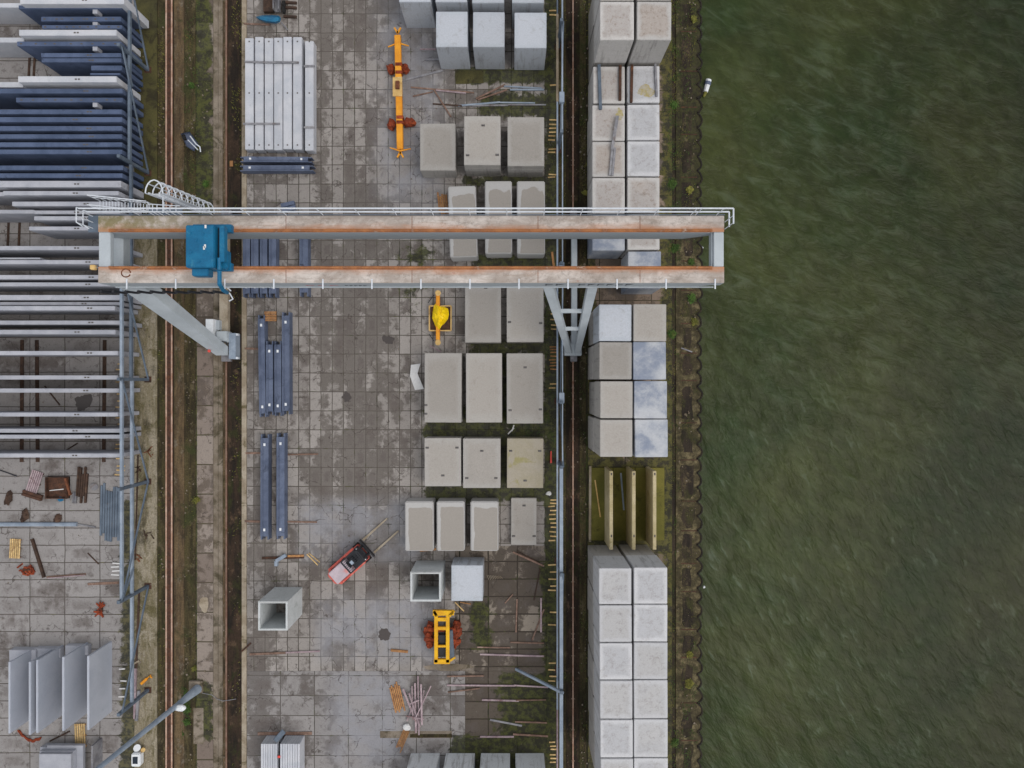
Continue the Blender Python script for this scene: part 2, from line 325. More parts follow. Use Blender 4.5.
def water_mat():
    n = NT('water'); p = n.pos(); x = n.sep(p)
    c = n.mix(n.step(n.noise(p, .06, 3, .5), .35, .65), lin((58, 64, 35)), lin((41, 53, 28)))
    c = n.mix(n.math('MULTIPLY', n.step(n.noise(p, .25, 4, .6), .4, .62), .35), c, lin((50, 51, 29)))
    # wind ripples: glints painted into the colour as short bright streaks, more of them towards the quay
    v = n.rmap(p, R(-32), (1.0, .34, 1)); v2 = n.rmap(p, R(24), (.36, 1.0, 1))
    r1 = n.noise(v, 1.5, 5, .58, .25); r2 = n.noise(v2, 1.0, 6, .62, .5)
    big = n.noise(p, .1, 4, .55)
    c = n.val(c, n.step(x[0], 20, 54, 1.12, .58))      # paler along the quay, darker further out
    north = n.step(n.math('ADD', x[1], n.math('MULTIPLY', n.math('SUBTRACT', big, .5), 40)), -10, 16); south = n.math('SUBTRACT', 1.0, north)
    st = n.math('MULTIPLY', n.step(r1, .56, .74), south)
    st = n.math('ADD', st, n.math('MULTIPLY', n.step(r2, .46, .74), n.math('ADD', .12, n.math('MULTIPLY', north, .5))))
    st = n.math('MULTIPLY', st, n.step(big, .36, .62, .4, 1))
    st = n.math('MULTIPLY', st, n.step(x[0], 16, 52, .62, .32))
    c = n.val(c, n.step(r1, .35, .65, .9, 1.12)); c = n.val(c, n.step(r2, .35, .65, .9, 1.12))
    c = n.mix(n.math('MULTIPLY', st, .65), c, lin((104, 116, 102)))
    hgt = n.math('ADD', n.math('MULTIPLY', r1, n.math('ADD', .25, n.math('MULTIPLY', south, .6))), n.math('MULTIPLY', r2, n.math('ADD', .4, n.math('MULTIPLY', north, .8))))
    n.bump(hgt, .5, .4)
    m = n.out(c, .12, 0, .3); n.b.inputs['IOR'].default_value = 1.25
    return m
M['water'] = water_mat()

MOSS = [(544, 560, -50, 820, 5), (424, 552, 405, 440, 8), (424, 552, 484, 502, 6), (455, 552, 66, 84, 6), (480, 556, 92, 118, 8),
        (496, 552, 672, 752, 14), (450, 552, 735, 775, 8), (470, 552, 338, 356, 8), (498, 510, 340, 500, 3), (460, 556, 176, 186, 5),
        (470, 556, 255, 290, 6), (405, 430, 238, 300, 22), (540, 560, 560, 670, 8), (470, 490, 600, 650, 10)]
DIRT = [(318, 330, -20, 560, 5), (345, 356, 150, 600, 5), (372, 380, 300, 600, 4), (246, 272, -20, 800, 12), (300, 460, -20, 60, 20), (455, 560, 550, 740, 20), (400, 470, 60, 110, 20), (330, 400, 180, 560, 25), (300, 360, 440, 500, 20)]
M['yard'] = slabs('yard_slabs', 1.12, 1.89, P(400, 0).x, P(0, 448).y, (150, 145, 141), (132, 127, 123), (66, 60, 54), (90, 84, 79), (66, 70, 28), MOSS, DIRT, cools=[(318, 445, 596, 660, 14), (380, 440, 0, 200, 20), (300, 420, 500, 560, 10)])
M['yard_wide'] = slabs('yard_wide_slabs', 2.9, 1.75, P(518, 0).x, P(0, 596).y, (136, 127, 116), (112, 103, 94), (44, 38, 31), (56, 48, 41), (66, 70, 28), MOSS, DIRT + [(455, 548, 560, 600, 6), (455, 550, 675, 745, 10), (440, 552, 700, 730, 8)], mort=.08)
M['yard_south'] = slabs('yard_south_slabs', 3.4, 2.0, P(383, 0).x, P(0, 695).y, (142, 139, 138), (130, 127, 126), (68, 63, 58), (92, 87, 84), (66, 70, 28), MOSS, DIRT, cools=[(330, 400, 670, 768, 14)])
M['store'] = slabs('storage_slabs', 3.5, 1.73, P(65.5, 0).x, P(0, 510).y, (144, 141, 140), (133, 130, 129), (72, 66, 62), (102, 97, 94), (84, 80, 48), [(120, 140, 500, 800, 8)], [(80, 130, 330, 480, 10)], mort=.05, dsp=(.58, .74))
M['quay_slabs'] = slabs('quay_side_slabs', 2.6, 2.1, P(600, 0).x, P(0, 300).y, (134, 118, 104), (114, 100, 88), (62, 56, 42), (84, 74, 62), (82, 80, 34), [(584, 672, 455, 560, 10), (660, 680, -20, 800, 8), (584, 596, -20, 800, 4)], mort=.06)
M['track_slabs'] = slabs('track_slabs', 6.0, 2.95, P(197, 0).x, P(0, 405).y, (140, 130, 122), (112, 100, 92), (66, 60, 44), (84, 74, 64), (70, 74, 30), [(184, 214, -20, 230, 10), (184, 214, 680, 740, 8), (184, 196, 340, 800, 4)], [(184, 214, -20, 330, 10)], mort=.07)

# ---------------------------------------------------------------- mesh helpers
WL = {}        # where each mesh object stands in the world
class MB:
    def __init__(s): s.v = []; s.f = []
    def add(s, vs, fs):
        b = len(s.v); s.v += [tuple(v) for v in vs]; s.f += [tuple(b + i for i in f) for f in fs]; return s
    def box(s, a, b):
        x0, y0, z0 = a; x1, y1, z1 = b
        x0, x1 = sorted((x0, x1)); y0, y1 = sorted((y0, y1)); z0, z1 = sorted((z0, z1))
        return s.add([(x0, y0, z0), (x1, y0, z0), (x1, y1, z0), (x0, y1, z0), (x0, y0, z1), (x1, y0, z1), (x1, y1, z1), (x0, y1, z1)],
                     [(3, 2, 1, 0), (4, 5, 6, 7), (0, 1, 5, 4), (1, 2, 6, 5), (2, 3, 7, 6), (3, 0, 4, 7)])
    def bar(s, p, q, w, h=None, up=(0, 0, 1), w2=None, h2=None):
        p = Vector(p); q = Vector(q); h = w if h is None else h; w2 = w if w2 is None else w2; h2 = h if h2 is None else h2
        d = (q - p).normalized(); u = Vector(up)
        if abs(d.dot(u)) > .97: u = Vector((0, 1, 0))
        sd_ = d.cross(u).normalized(); u = sd_.cross(d).normalized()
        vs = []
        for c, ww, hh in ((p, w, h), (q, w2, h2)):
            for a, b in ((-1, -1), (1, -1), (1, 1), (-1, 1)): vs.append(c + sd_ * a * ww / 2 + u * b * hh / 2)
        return s.add(vs, [(0, 1, 2, 3), (7, 6, 5, 4), (0, 4, 5, 1), (1, 5, 6, 2), (2, 6, 7, 3), (3, 7, 4, 0)])
    def tube(s, p, q, r, n=8, r2=None):
        p = Vector(p); q = Vector(q); r2 = r if r2 is None else r2
        d = (q - p).normalized(); u = Vector((0, 0, 1)) if abs(d.z) < .9 else Vector((1, 0, 0))
        a = d.cross(u).normalized(); b = a.cross(d)
        vs = []
        for c, rr in ((p, r), (q, r2)):
            for i in range(n):
                t = 2 * math.pi * i / n; vs.append(c + a * math.cos(t) * rr + b * math.sin(t) * rr)
        fs = [(i, (i + 1) % n, n + (i + 1) % n, n + i) for i in range(n)] + [tuple(range(n - 1, -1, -1)), tuple(range(n, 2 * n))]
        return s.add(vs, fs)
    def path(s, pts, r, n=6):
        for a, b in zip(pts, pts[1:]): s.tube(a, b, r, n)
        return s
    def prism(s, poly, z0, z1):
        n = len(poly)
        return s.add([(x, y, z0) for x, y in poly] + [(x, y, z1) for x, y in poly],
                     [tuple(range(n - 1, -1, -1)), tuple(range(n, 2 * n))] + [(i, (i + 1) % n, n + (i + 1) % n, n + i) for i in range(n)])
    def prism_y(s, poly, y0, y1):       # polygon in XZ
        n = len(poly)
        return s.add([(x, y0, z) for x, z in poly] + [(x, y1, z) for x, z in poly],
                     [tuple(range(n)), tuple(range(2 * n - 1, n - 1, -1))] + [(i, n + i, n + (i + 1) % n, (i + 1) % n) for i in range(n)])
    def blob(s, c, rx, ry, rz, seed=0, rough=.25, n=10, m=6):
        vs = []; c = Vector(c)
        for j in range(m + 1):
            ph = math.pi * j / m
            for i in range(n):
                th = 2 * math.pi * i / n
                d = Vector((math.sin(ph) * math.cos(th), math.sin(ph) * math.sin(th), math.cos(ph)))
                k = 1 + rough * mnoise.noise(d * 2.3 + Vector((seed * 7.1, seed, 0)))* 1.6
                vs.append((c.x + d.x * rx * k, c.y + d.y * ry * k, c.z + d.z * rz * k))
        fs = [(j * n + i, (j + 1) * n + i, (j + 1) * n + (i + 1) % n, j * n + (i + 1) % n) for j in range(m) for i in range(n)]
        return s.add(vs, fs)
    def build(s, name, m, parent=None, loc=(0, 0, 0), bevel=0, rz=0, smooth=False):
        loc = Vector(loc)
        me = bpy.data.meshes.new(name)
        vs = [tuple(Vector(v) - loc) for v in s.v]
        me.from_pydata(vs, [], s.f)
        bm = bmesh.new(); bm.from_mesh(me); bmesh.ops.remove_doubles(bm, verts=bm.verts, dist=1e-5)
        if bevel:
            es = [e for e in bm.edges if len(e.link_faces) == 2 and e.calc_face_angle(0) > .6]
            bmesh.ops.bevel(bm, geom=es, offset=bevel, segments=2, affect='EDGES', clamp_overlap=True)
        bmesh.ops.recalc_face_normals(bm, faces=bm.faces); bm.to_mesh(me); bm.free()
        if smooth:
            for p in me.polygons: p.use_smooth = True
        me.materials.append(M[m] if isinstance(m, str) else m)
        o = bpy.data.objects.new(name, me); COL.objects.link(o); o.location = loc
        if parent is not None:
            o.parent = parent; o.location = loc - WL.get(parent, parent.location)
        WL[o] = loc
        return o

def tag(o, label, cat, group=None):
    o['label'] = label; o['category'] = cat
    if group: o['group'] = group
    return o
def empty(name, label, cat, loc=(0, 0, 0), group=None):
    o = bpy.data.objects.new(name, None); COL.objects.link(o); o.location = loc; o.empty_display_size = .3
    return tag(o, label, cat, group)
def struct(o, kind='structure'): o['kind'] = kind; return o
ORD = ['first', 'second', 'third', 'fourth', 'fifth', 'sixth', 'seventh', 'eighth', 'ninth', 'tenth', 'eleventh', 'twelfth', 'thirteenth', 'fourteenth', 'fifteenth',
       'sixteenth', 'seventeenth', 'eighteenth', 'nineteenth', 'twentieth'] + ['twenty-' + k for k in ('first', 'second', 'third', 'fourth', 'fifth', 'sixth', 'seventh', 'eighth', 'ninth')] + \
      ['thirtieth'] + ['thirty-' + k for k in ('first', 'second', 'third', 'fourth', 'fifth', 'sixth', 'seventh', 'eighth', 'ninth')] + ['fortieth'] + ['forty-' + k for k in ('first', 'second', 'third', 'fourth', 'fifth', 'sixth')]

# ---------------------------------------------------------------- the ground, in strips
Y0, Y1 = 60.0, -60.0
EDGE = P(698, 0).x
def scallop():
    pts = []; y = -150.0; pitch = 1.44; k = 0
    while y < 150:
        r = random.uniform(.28, .42)
        for t in (0, .18, .36, .5, .64, .82):
            pts.append((EDGE + r * math.sin(math.pi * min(1, t / .9)) ** .7 - (.12 if t == 0 else 0) + random.uniform(-.03, .03), y + t * pitch))
        y += pitch
    return pts
sc_pts = scallop()
g = MB(); poly = [(-600, -150), (-600, 150)] + [(x, y) for x, y in reversed(sc_pts)]
g.add([(x, y, -.12) for x, y in poly], [tuple(range(len(poly)))])
g.add([(-600, -600, -.12), (EDGE, -600, -.12), (EDGE, -150, -.12), (-600, -150, -.12)], [(0, 1, 2, 3)])
g.add([(-600, 150, -.12), (EDGE, 150, -.12), (EDGE, 600, -.12), (-600, 600, -.12)], [(0, 1, 2, 3)])
struct(g.build('ground', 'soil'))

def strip(name, x0, x1, m, zt=0.0, y0=-60, y1=60, th=.14, bevel=0):
    a = P(x0, 0).x; b = P(x1, 0).x
    o = MB().box((a, y0, zt - th), (b, y1, zt)).build(name, m, bevel=bevel); return struct(o)
def rect(name, x0, x1, py0, py1, m, zt=0.0, th=.14):
    a = P(x0, py1); b = P(x1, py0)
    return struct(MB().box((a.x, a.y, zt - th), (b.x, b.y, zt)).build(name, m))
strip('storage_pavement', -600, 134, 'store', 0, -200, 200)
strip('concrete_strip', 134.4, 157, 'pale_strip', .01, y0=-60, y1=P(0, 232).y)
strip('concrete_strip', 134.4, 157, 'moss_dark', .0, y0=P(0, 231.9).y, y1=60)
strip('track_bed', 157.3, 165, 'moss_soil', -.06, th=.05)
strip('track_bed', 174, 184, 'brown_soil', -.05, th=.06)
strip('track_bed', 184.3, 195.5, 'moss_soil', -.02, th=.09)
strip('track_paving', 195.8, 213, 'track_slabs', .0)
strip('concrete_strip', 213.3, 218, 'strip', .0)
strip('concrete_strip', 218.3, 222.5, 'strip', -.01)
strip('track_bed', 222.8, 226.5, 'brown_soil', -.06, th=.05)
strip('track_bed', 226.6, 241.5, 'dark_soil', -.075, th=.04)
strip('kerb', 241.8, 246.6, 'kerb', .03)
rect('yard_pavement', 247, 455, -200, 671, 'yard')
rect('yard_pavement', 455.1, 556, -200, 546, 'yard')
rect('yard_pavement', 455.1, 556, 546.1, 671, 'yard_wide')
rect('yard_pavement', 247, 465, 671.2, 960, 'yard_south')
rect('yard_pavement', 465.1, 556, 671.2, 960, 'yard_wide', -.005)
strip('verge', 556.2, 566, 'moss_soil', -.06, th=.05)
strip('track_bed', 566.2, 579.5, 'dark_soil', -.08, th=.03)
strip('verge', 579.7, 586, 'moss_soil', -.05, th=.06)
strip('quayside_pavement', 588, 672, 'quay_slabs', .0)
strip('drain_channel', 672.2, 675.8, 'quay_dark', -.09, th=.02)
strip('quay_strip', 676, 680, 'quay', .0)
# quay cap with the scalloped sheet pile edge, ribs and dark sunken fields between them
q = MB(); cap = [(P(680.2, 0).x, -150), (P(680.2, 0).x, 150)] + [(x - .02, y) for x, y in reversed(sc_pts)]
q.prism(cap, -3.6, -.02)
wall = tag(q.build('quay_wall', 'quay'), 'mossy concrete quay wall with scalloped sheet pile edge along the water', 'quay wall')
yy = 435 - 36.3 * 14
while yy < 840:
    pit = random.uniform(27, 46)
    a = P(681.5 + random.uniform(-.5, 1), yy + pit - 3 + random.uniform(-3, 2)); b = P(692.5 + random.uniform(-1, 2), yy + 5 + random.uniform(-2, 3))
    pl = []
    for i in range(14):
        t = 2 * math.pi * i / 14; cx, cy = (a.x + b.x) / 2, (a.y + b.y) / 2
        sx = abs(math.cos(t)) ** .45 * math.copysign(1, math.cos(t)); sy = abs(math.sin(t)) ** .3 * math.copysign(1, math.sin(t))
        pl.append((cx + sx * (b.x - a.x) / 2 * random.uniform(.6, 1.25), cy + sy * (b.y - a.y) / 2 * random.uniform(.88, 1.08)))
    MB().prism(pl, -.03, -.008).build('silt_patch', 'quay_dark', wall)
    c = P(681, yy); d = P(697, yy + .9)
    MB().box((c.x, d.y, -.1), (d.x, c.y, .015)).build('joint_rib', 'rust_dark', wall)
    yy += pit
# steel crests of the sheet piles
crest = MB()
for (xa, ya), (xb, yb) in zip(sc_pts, sc_pts[1:]):
    if -48 < ya < 48: crest.bar((xa + .03, ya, -.6), (xb + .03, yb, -.6), .15, 1.3)
crest.build('sheet_pile_crest', 'crest', wall)

# water
xs = [14 + i * .28 for i in range(155)] + [58 + 1.5 ** i for i in range(1, 17)]
ys = [-44 + i * .3 for i in range(294)]; ys = [-44 - 1.5 ** i for i in range(16, 0, -1)] + ys + [44.5 + 1.5 ** i for i in range(1, 17)]
wv = []
for y in ys:
    for x in xs:
        u = x * .8 + y * .6; v = -x * .6 + y * .8
        z = .10 * mnoise.noise(Vector((u * .75, v * .28, 0))) + .05 * mnoise.noise(Vector((u * 1.7, v * .7, 5))) + .08 * mnoise.noise(Vector((x * .2, y * .2, 9)))
        wv.append((x, y, -2.4 + z))
nx = len(xs); wf = [(j * nx + i, j * nx + i + 1, (j + 1) * nx + i + 1, (j + 1) * nx + i) for j in range(len(ys) - 1) for i in range(nx - 1)]
struct(MB().add(wv, wf).build('water', 'water', smooth=True))

# ---------------------------------------------------------------- rails
def crane_rail(px, mname, label, w_=.07, zt=.05, joints=True):
    x = P(px, 0).x
    r = empty('crane_rail', label, 'rail', (x, 0, 0))
    MB().box((x - w_ / 2, -60, -.02), (x + w_ / 2, 60, zt)).build('rail_head', mname, r)
    MB().box((x - w_ / 2 - .04, -60, -.1), (x + w_ / 2 + .04, 60, -.03)).build('rail_foot', 'rust_dark', r)
    c = MB(); y = -46 if joints else 99
    while y < 46:
        for sgn in (-1, 1): c.box((x + sgn * .13 - .05, y - .04, -.1), (x + sgn * .13 + .05, y + .04, -.015))
        y += random.choice((.5, 1.7, 2.6, 3.1))
    if joints: struct(c.build('rail_clip', 'strip', r), 'stuff')
    return r
crane_rail(166.3, 'rail_rust', 'worn rail on the left side of the close pair of rusty rails', .13, joints=False)
crane_rail(171.8, 'rail_rust', 'worn rail on the right side of the close pair of rusty rails', .13, joints=False)
struct(strip('track_bed', 167.3, 170.8, 'rust_dark', -.04, th=.06))
crane_rail(226.3, 'rail_dull', 'brown crane rail beside the dark channel left of the slab yard', .13, joints=False)
crane_rail(573, 'rail_rust', 'thin pale crane rail between the mossy verges right of the slab yard', .11)

# ---------------------------------------------------------------- precast blocks
def block(x0, x1, y0, y1, zt, m, label, z0=0.0, name='concrete_block', cat='concrete block', group=None, anchors=(), bev=.035, skew=0, layers=0):
    """x0..y1: the top face as seen at height zt; the block is a real upright box of that size"""
    a = P(x0, y1, zt); b = P(x1, y0, zt); cx, cy = (a.x + b.x) / 2, (a.y + b.y) / 2; hx, hy = (b.x - a.x) / 2, (b.y - a.y) / 2
    base = Vector((cx, cy, z0)); mb = MB()
    n = layers or 1; dz = (zt - z0) / n
    if n == 1:
        mb.box((cx - hx, cy - hy, z0), (cx + hx, cy + hy, zt))
        o = mb.build(name, m, loc=base, bevel=bev)
        tag(o, label, cat, group); root = o
    else:
        root = empty(name, label, cat, base, group)
        for k in range(n):
            j = random.uniform(-.02, .02)
            MB().box((cx - hx + j, cy - hy + j, z0 + k * dz), (cx + hx + j, cy + hy + j, z0 + (k + 1) * dz - .03)).build('slab_layer', m, root, bevel=bev)
    for ax, ay in anchors:
        c = Vector((cx + ax * hx, cy + ay * hy, zt))
        k = MB(); k.box((c.x - .16, c.y - .09, c.z - .02), (c.x + .16, c.y + .09, c.z + .006)); k.build('anchor_recess', 'hole', root)
        k = MB(); k.path([c + Vector((-.12, 0, 0)), c + Vector((-.09, 0, .09)), c + Vector((.09, 0, .09)), c + Vector((.12, 0, 0))], .02, 5); k.build('lifting_loop', 'steel_grey', root)
    skew = skew or random.uniform(-.35, .35)
    if skew: root.rotation_euler = (0, 0, R(skew))
    return root

AG = 'blocks on the slab yard'
# pale tall blocks at the top
for i, (x0, x1, y0, y1) in enumerate([(436, 467.5, 11.5, 47), (473, 504.5, 12, 47), (514.5, 546.5, 12.5, 48)]):
    block(x0, x1, y0, y1, 4.63, 'pale', f"tall pale bluish concrete block, {['left', 'middle', 'right'][i]} of the front three at the top edge", group=AG)
for i, (x0, x1, y1) in enumerate([(399, 430.5, 2), (435.5, 467, 2), (472, 504, 3), (512, 544, 3)]):
    block(x0, x1, y1 - 35, y1, 4.8, 'pale', f"tall pale block cut by the top edge, {ORD[i]} from the left", group=AG)
block(420, 455.5, 123.5, 170.5, 2.46, 'plain', 'low grey block left of the two layered ones, beside the amber lifting beam', group=AG)
block(464, 500.5, 116, 165, 3.7, 'plain', 'grey stack of slabs with three anchor loops, in the middle above the crane', group=AG, layers=4, anchors=[(.05, .62), (-.8, -.6), (.82, -.58)])
block(507.5, 544.2, 117, 166, 3.6, 'plain', 'grey stack of slabs with mottled top, right one above the crane', group=AG, layers=4)
for i, (x0, x1, y0, y1, sk) in enumerate([(449, 476.5, 186, 257, 1.6), (485, 512, 181, 253.5, 0), (517, 545, 181, 254, 0)]):
    block(x0, x1, y0, y1, 2.4, 'damp', f"{['left', 'middle', 'right'][i]} one of the three damp grey blocks passing under the crane girders", group=AG, bev=.09, skew=sk)
block(465, 501, 285, 342.5, 2.0, 'plain', 'grey block just below the crane, beside the yellow tarpaulin', group=AG, anchors=[(.15, .9)])
block(506.7, 543.6, 285, 342, 2.0, 'plain', 'grey block just below the crane, beside the V shaped crane leg', group=AG, anchors=[(-.85, -.3), (.84, -.34)])
for i, (x0, x1, y0, y1, an) in enumerate([(424.5, 461.5, 353, 422.5, [(-.93, -.5), (-.93, -.75)]), (466, 502, 353.2, 422.5, []), (506.7, 543, 353.3, 423.5, [(.02, .6), (-.82, -.62), (.85, -.6)])]):
    block(x0, x1, y0, y1, 2.5, 'plain', f"long grey block, {['left', 'middle', 'right'][i]} of the row of the three longest", group=AG, anchors=an)
for i, (x0, x1, y0, y1, an, m) in enumerate([(424.5, 461, 438, 486.3, [(-.85, .6), (.78, .6), (0, -.55)], 'plain'), (463, 500.5, 438.5, 488, [(0, .5), (-.8, -.6), (.75, -.6)], 'plain'), (507, 543.3, 438.5, 488, [(-.8, .5), (.8, .5), (0, -.7)], 'green_rim')]):
    block(x0, x1, y0, y1, 2.3, m, ['square grey block with three loops, left in the row below the longest blocks', 'square grey block with three loops, middle of the row below the longest blocks', 'square block with mossy green right edge, below the longest blocks'][i], group=AG, anchors=an)
for i, (x0, x1) in enumerate([(405, 433.5), (436.7, 464.5), (470.5, 498.3)]):
    block(x0, x1, 501.5, 551, 2.3, 'damp', f"{['left', 'middle', 'right'][i]} of the three damp grey blocks with pale arched rim, above the hollow one", group=AG, bev=.09)
block(511, 536.5, 498, 545, .5, 'plain', 'low flat grey slab with dark anchor pockets lying right of the damp blocks', name='concrete_slab', cat='concrete slab', group=AG, anchors=[(.02, .68), (-.8, -.62), (.82, -.62)])
b = block(451.3, 482.8, 565.3, 601, 3.2, 'pale', 'pale blue white block with blurred top standing right of the open culvert', group=AG)
for i, (x0, x1) in enumerate([(411, 440), (446, 475), (481, 510), (515.5, 544)]):     # base seen at the ground; tops are outside the frame
    k = 1 / (1 - 4.6 / H)
    block(512 + (x0 - 512) * k, 512 + (x1 - 512) * k, 384 + 369 * k, 384 + 400 * k, 4.6, 'bluegrey', f"tall blue grey block cut by the bottom edge, {ORD[i]} from the left", group=AG)

def culvert(x0, x1, y0, y1, zt, label, t=.19):
    a = P(x0, y1, zt); b = P(x1, y0, zt); c = Vector(((a.x + b.x) / 2, (a.y + b.y) / 2, 0))
    r = empty('box_culvert', label, 'box culvert', c, 'open box culverts')
    o = MB()
    vs = []; fs = []
    outer = [(a.x, a.y), (b.x, a.y), (b.x, b.y), (a.x, b.y)]; inner = [(a.x + t, a.y + t), (b.x - t, a.y + t), (b.x - t, b.y - t), (a.x + t, b.y - t)]
    for z in (0, zt):
        vs += [(x, y, z) for x, y in outer] + [(x, y, z) for x, y in inner]
    for i in range(4):
        j = (i + 1) % 4
        fs += [(i, j, 8 + j, 8 + i), (8 + i, 8 + j, 12 + j, 12 + i), (12 + i, 12 + j, 4 + j, 4 + i), (i, 4 + i, 4 + j, j)]
    o.add(vs, fs).build('culvert_shell', 'inner', r, bevel=.025)
    s = MB(); s.path([Vector((a.x + .08, b.y - .08, zt + .02)), Vector((b.x - .08, b.y - .08, zt + .02))], .015)
    s.build('socket_lip', 'plain', r)
    return r
culvert(410.2, 441, 572, 601.6, 4.3, 'open grey box culvert standing on end above the yellow and rust grab')
culvert(258, 287.6, 601.3, 630.6, 4.6, 'open pale box culvert standing alone near the left kerb of the yard')

# the two columns along the quay
QG = 'stacked blocks along the quay'
YB = []
def duo(x0, x1, y0, y1, m, where, zt=8.8, both=True):
    k = zt / 2
    up = block(x0, x1, y0, y1, zt, m, where + ', upper of its stack', z0=k, group=QG, bev=.04)
    a = P(x0, y1, zt); b = P(x1, y0, zt); dj = random.uniform(-.1, .02); s = PX * (1 - k / H)
    block(512 + (a.x + dj) / s, 512 + (b.x - .03) / s, 384 - (b.y - .05) / s, 384 - (a.y + .03) / s, k, 'plain', where + ', lower of its stack', group=QG, bev=.04)
for r_, (y0, y1) in enumerate([(-38, .2), (1.7, 40)]):
    w_ = ['at the top edge', 'just below the top edge'][r_]
    duo(600, 634, y0, y1, 'speck_warm', f'speckled left block of the tall stack {w_}')
    duo(637, 671.3, y0, y1, 'speck_warm', f'speckled right block of the tall stack {w_}')
rows = [(66.5, 103.3), (105.2, 140.7), (141.8, 176.8), (178, 213.2), (214.5, 250.5)]
for i, (y0, y1) in enumerate(rows):
    bl = block(592.3 + (1 if i == 0 else 0), 624.8, y0, y1, 4.4, 'speck_warm' if i < 4 else 'blotch', f'single height block by the quay track, {ORD[i]} below the tall stacks, left column', group=QG, bev=.04)
    br = block(627.5, 659.5, y0 - .5, y1 - .7, 4.4, 'speck_warm' if i > 2 else 'speck', f'single height block by the quay track, {ORD[i]} below the tall stacks, right column', group=QG, bev=.04); YB.append((bl, br))
block(628.2, 661, 251.5, 288.3, 4.4, 'blotch', 'blue blotched block half hidden under the crane, nearest the quay edge', group=QG)
for i, (y0, y1, xa, xb) in enumerate([(304.5, 341, 599, 633.5), (342.2, 379.3, 599.3, 633.2), (381.3, 418.2, 600.2, 634.2), (419.8, 456.8, 600, 635)]):
    duo(xa, xa + 32.4, y0, y1, 'plain' if i else 'pale', f'pale brownish block below the crane, left column, {ORD[i]} row')
    duo(xb, xb + 32.8, y0 - .3, y1 + .3, 'blotch' if i else 'plain', f'{"blue stained" if i else "clean grey"} block below the crane, right column, {ORD[i]} row')
rs = [(568.3, 604.2), (605.4, 642), (643.2, 679.6), (680.8, 718.8), (720, 757.6), (758.8, 797)]
for i, (y0, y1) in enumerate(rs):
    d = i * .35
    duo(599 + d, 631.4 + d, y0, y1, 'speck', f'lower quay row block, left column, {ORD[i]} from the green panels', 9.0)
    duo(634 , 667.3 + d * .3, y0 - .6, y1 - .4, 'speck', f'lower quay row block, right column, {ORD[i]} from the green panels', 9.0)
# beams lying on the single height blocks
def lying(name, x0, y0, x1, y1, wpx, hz, m, label, cat, z=0.0, group=None, prof='bar'):
    a = P(x0, y0, z); b = P(x1, y1, z); wd = wpx * PX * (1 - z / H)
    a.z = b.z = z + hz / 2; mid = (a + b) / 2; mid.z = z
    mb = MB()
    if prof == 'tube': mb.tube(a, b, wd / 2, 8)
    elif prof == 'I':
        mb.bar(a + Vector((0, 0, hz / 2 - .02)), b + Vector((0, 0, hz / 2 - .02)), wd, .04); mb.bar(a, b, wd * .25, hz - .08)
        mb.bar(a - Vector((0, 0, hz / 2 - .02)), b - Vector((0, 0, hz / 2 - .02)), wd, .04)
    elif prof == 'U':
        s_ = (b - a).normalized().cross(Vector((0, 0, 1)))
        mb.bar(a - Vector((0, 0, hz / 2 - .03)), b - Vector((0, 0, hz / 2 - .03)), wd, .05)
        for k in (-1, 1): mb.bar(a + s_ * k * (wd / 2 - .03), b + s_ * k * (wd / 2 - .03), .05, hz)
    elif prof == 'twin':
        s_ = (b - a).normalized().cross(Vector((0, 0, 1)))
        for k in (-1, 1): mb.bar(a + s_ * k * wd * .27, b + s_ * k * wd * .27, wd * .4, hz)
        mb.bar(a, b, wd * .5, hz * .4)
    else: mb.bar(a, b, wd, hz)
    return tag(mb.build(name, m, loc=mid), label, cat, group)
lying('steel_beam', 598.8, 65.5, 600.3, 110, 3, .25, 'steel_blue', 'blue grey steel beam bridging the two blocks below the tall stacks', 'steel beam', 4.4, prof='I')
lying('steel_beam', 620, 66, 619.7, 101, 2.6, .25, 'rust_dark', 'dark rusty beam on the left block below the tall stacks', 'steel beam', 4.4, prof='I')
lying('steel_beam', 631.7, 65.5, 631, 103, 2.6, .25, 'rust_dark', 'dark rusty beam on the right block below the tall stacks', 'steel beam', 4.4, prof='I')
lying('steel_beam', 655, 64.5, 656.5, 97, 2, .2, 'steel_grey', 'short grey beam near the water side of the right block', 'steel beam', 4.4, prof='I')
lying('steel_profile', 613.5, 148, 611, 176, 5, .2, 'steel_grey', 'bundled grey profile lying on a block above the crane, wide half', 'steel profile', 4.4, prof='twin')
lying('steel_profile', 617.5, 116, 612, 150, 3, .12, 'steel_grey', 'narrow end of the grey profile with yellow stained block under it', 'steel profile', 4.62)

# upright mossy wall elements between the two stacks
for i, (xb, xt, f0, f1, m) in enumerate([(604.4, 613, 589.5, 612.5, 'kerb'), (625.5, 635.6, 613, 634.5, 'kerb'), (646.6, 656.4, 635, 664, 'kerb')]):
    zt = 3.7; k = 1 - zt / H
    X1 = (xt - 512) * PX * k; X0 = X1 - .34; a = P(0, 541); c = P(0, 466.5)
    r = empty('wall_element', f"upright concrete wall element on a mossy foot, {['left', 'middle', 'right'][i]} of three", 'wall element', (X0, (a.y + c.y) / 2, 0), 'mossy wall elements')
    MB().box((X0, a.y, 0), (X1, c.y, zt)).build('upright', 'kerb_light', r, bevel=.03)
    MB().box((P(f0, 0).x, a.y + .1, 0), (P(f1, 0).x, c.y - .1, .22)).build('foot_slab', 'moss_bright', r, bevel=.03)
    for yy in (474, 536):
        p = P(xt - 1.6, yy, zt); MB().box((p.x - .07, p.y - .12, zt - .01), (p.x + .07, p.y + .12, zt + .006)).build('anchor_recess', 'hole', r)
lying('steel_strip', 595, 480, 600.3, 517, 1.3, .05, 'cream', 'thin cream lath on the mossy foot left of the uprights', 'lath', .23)
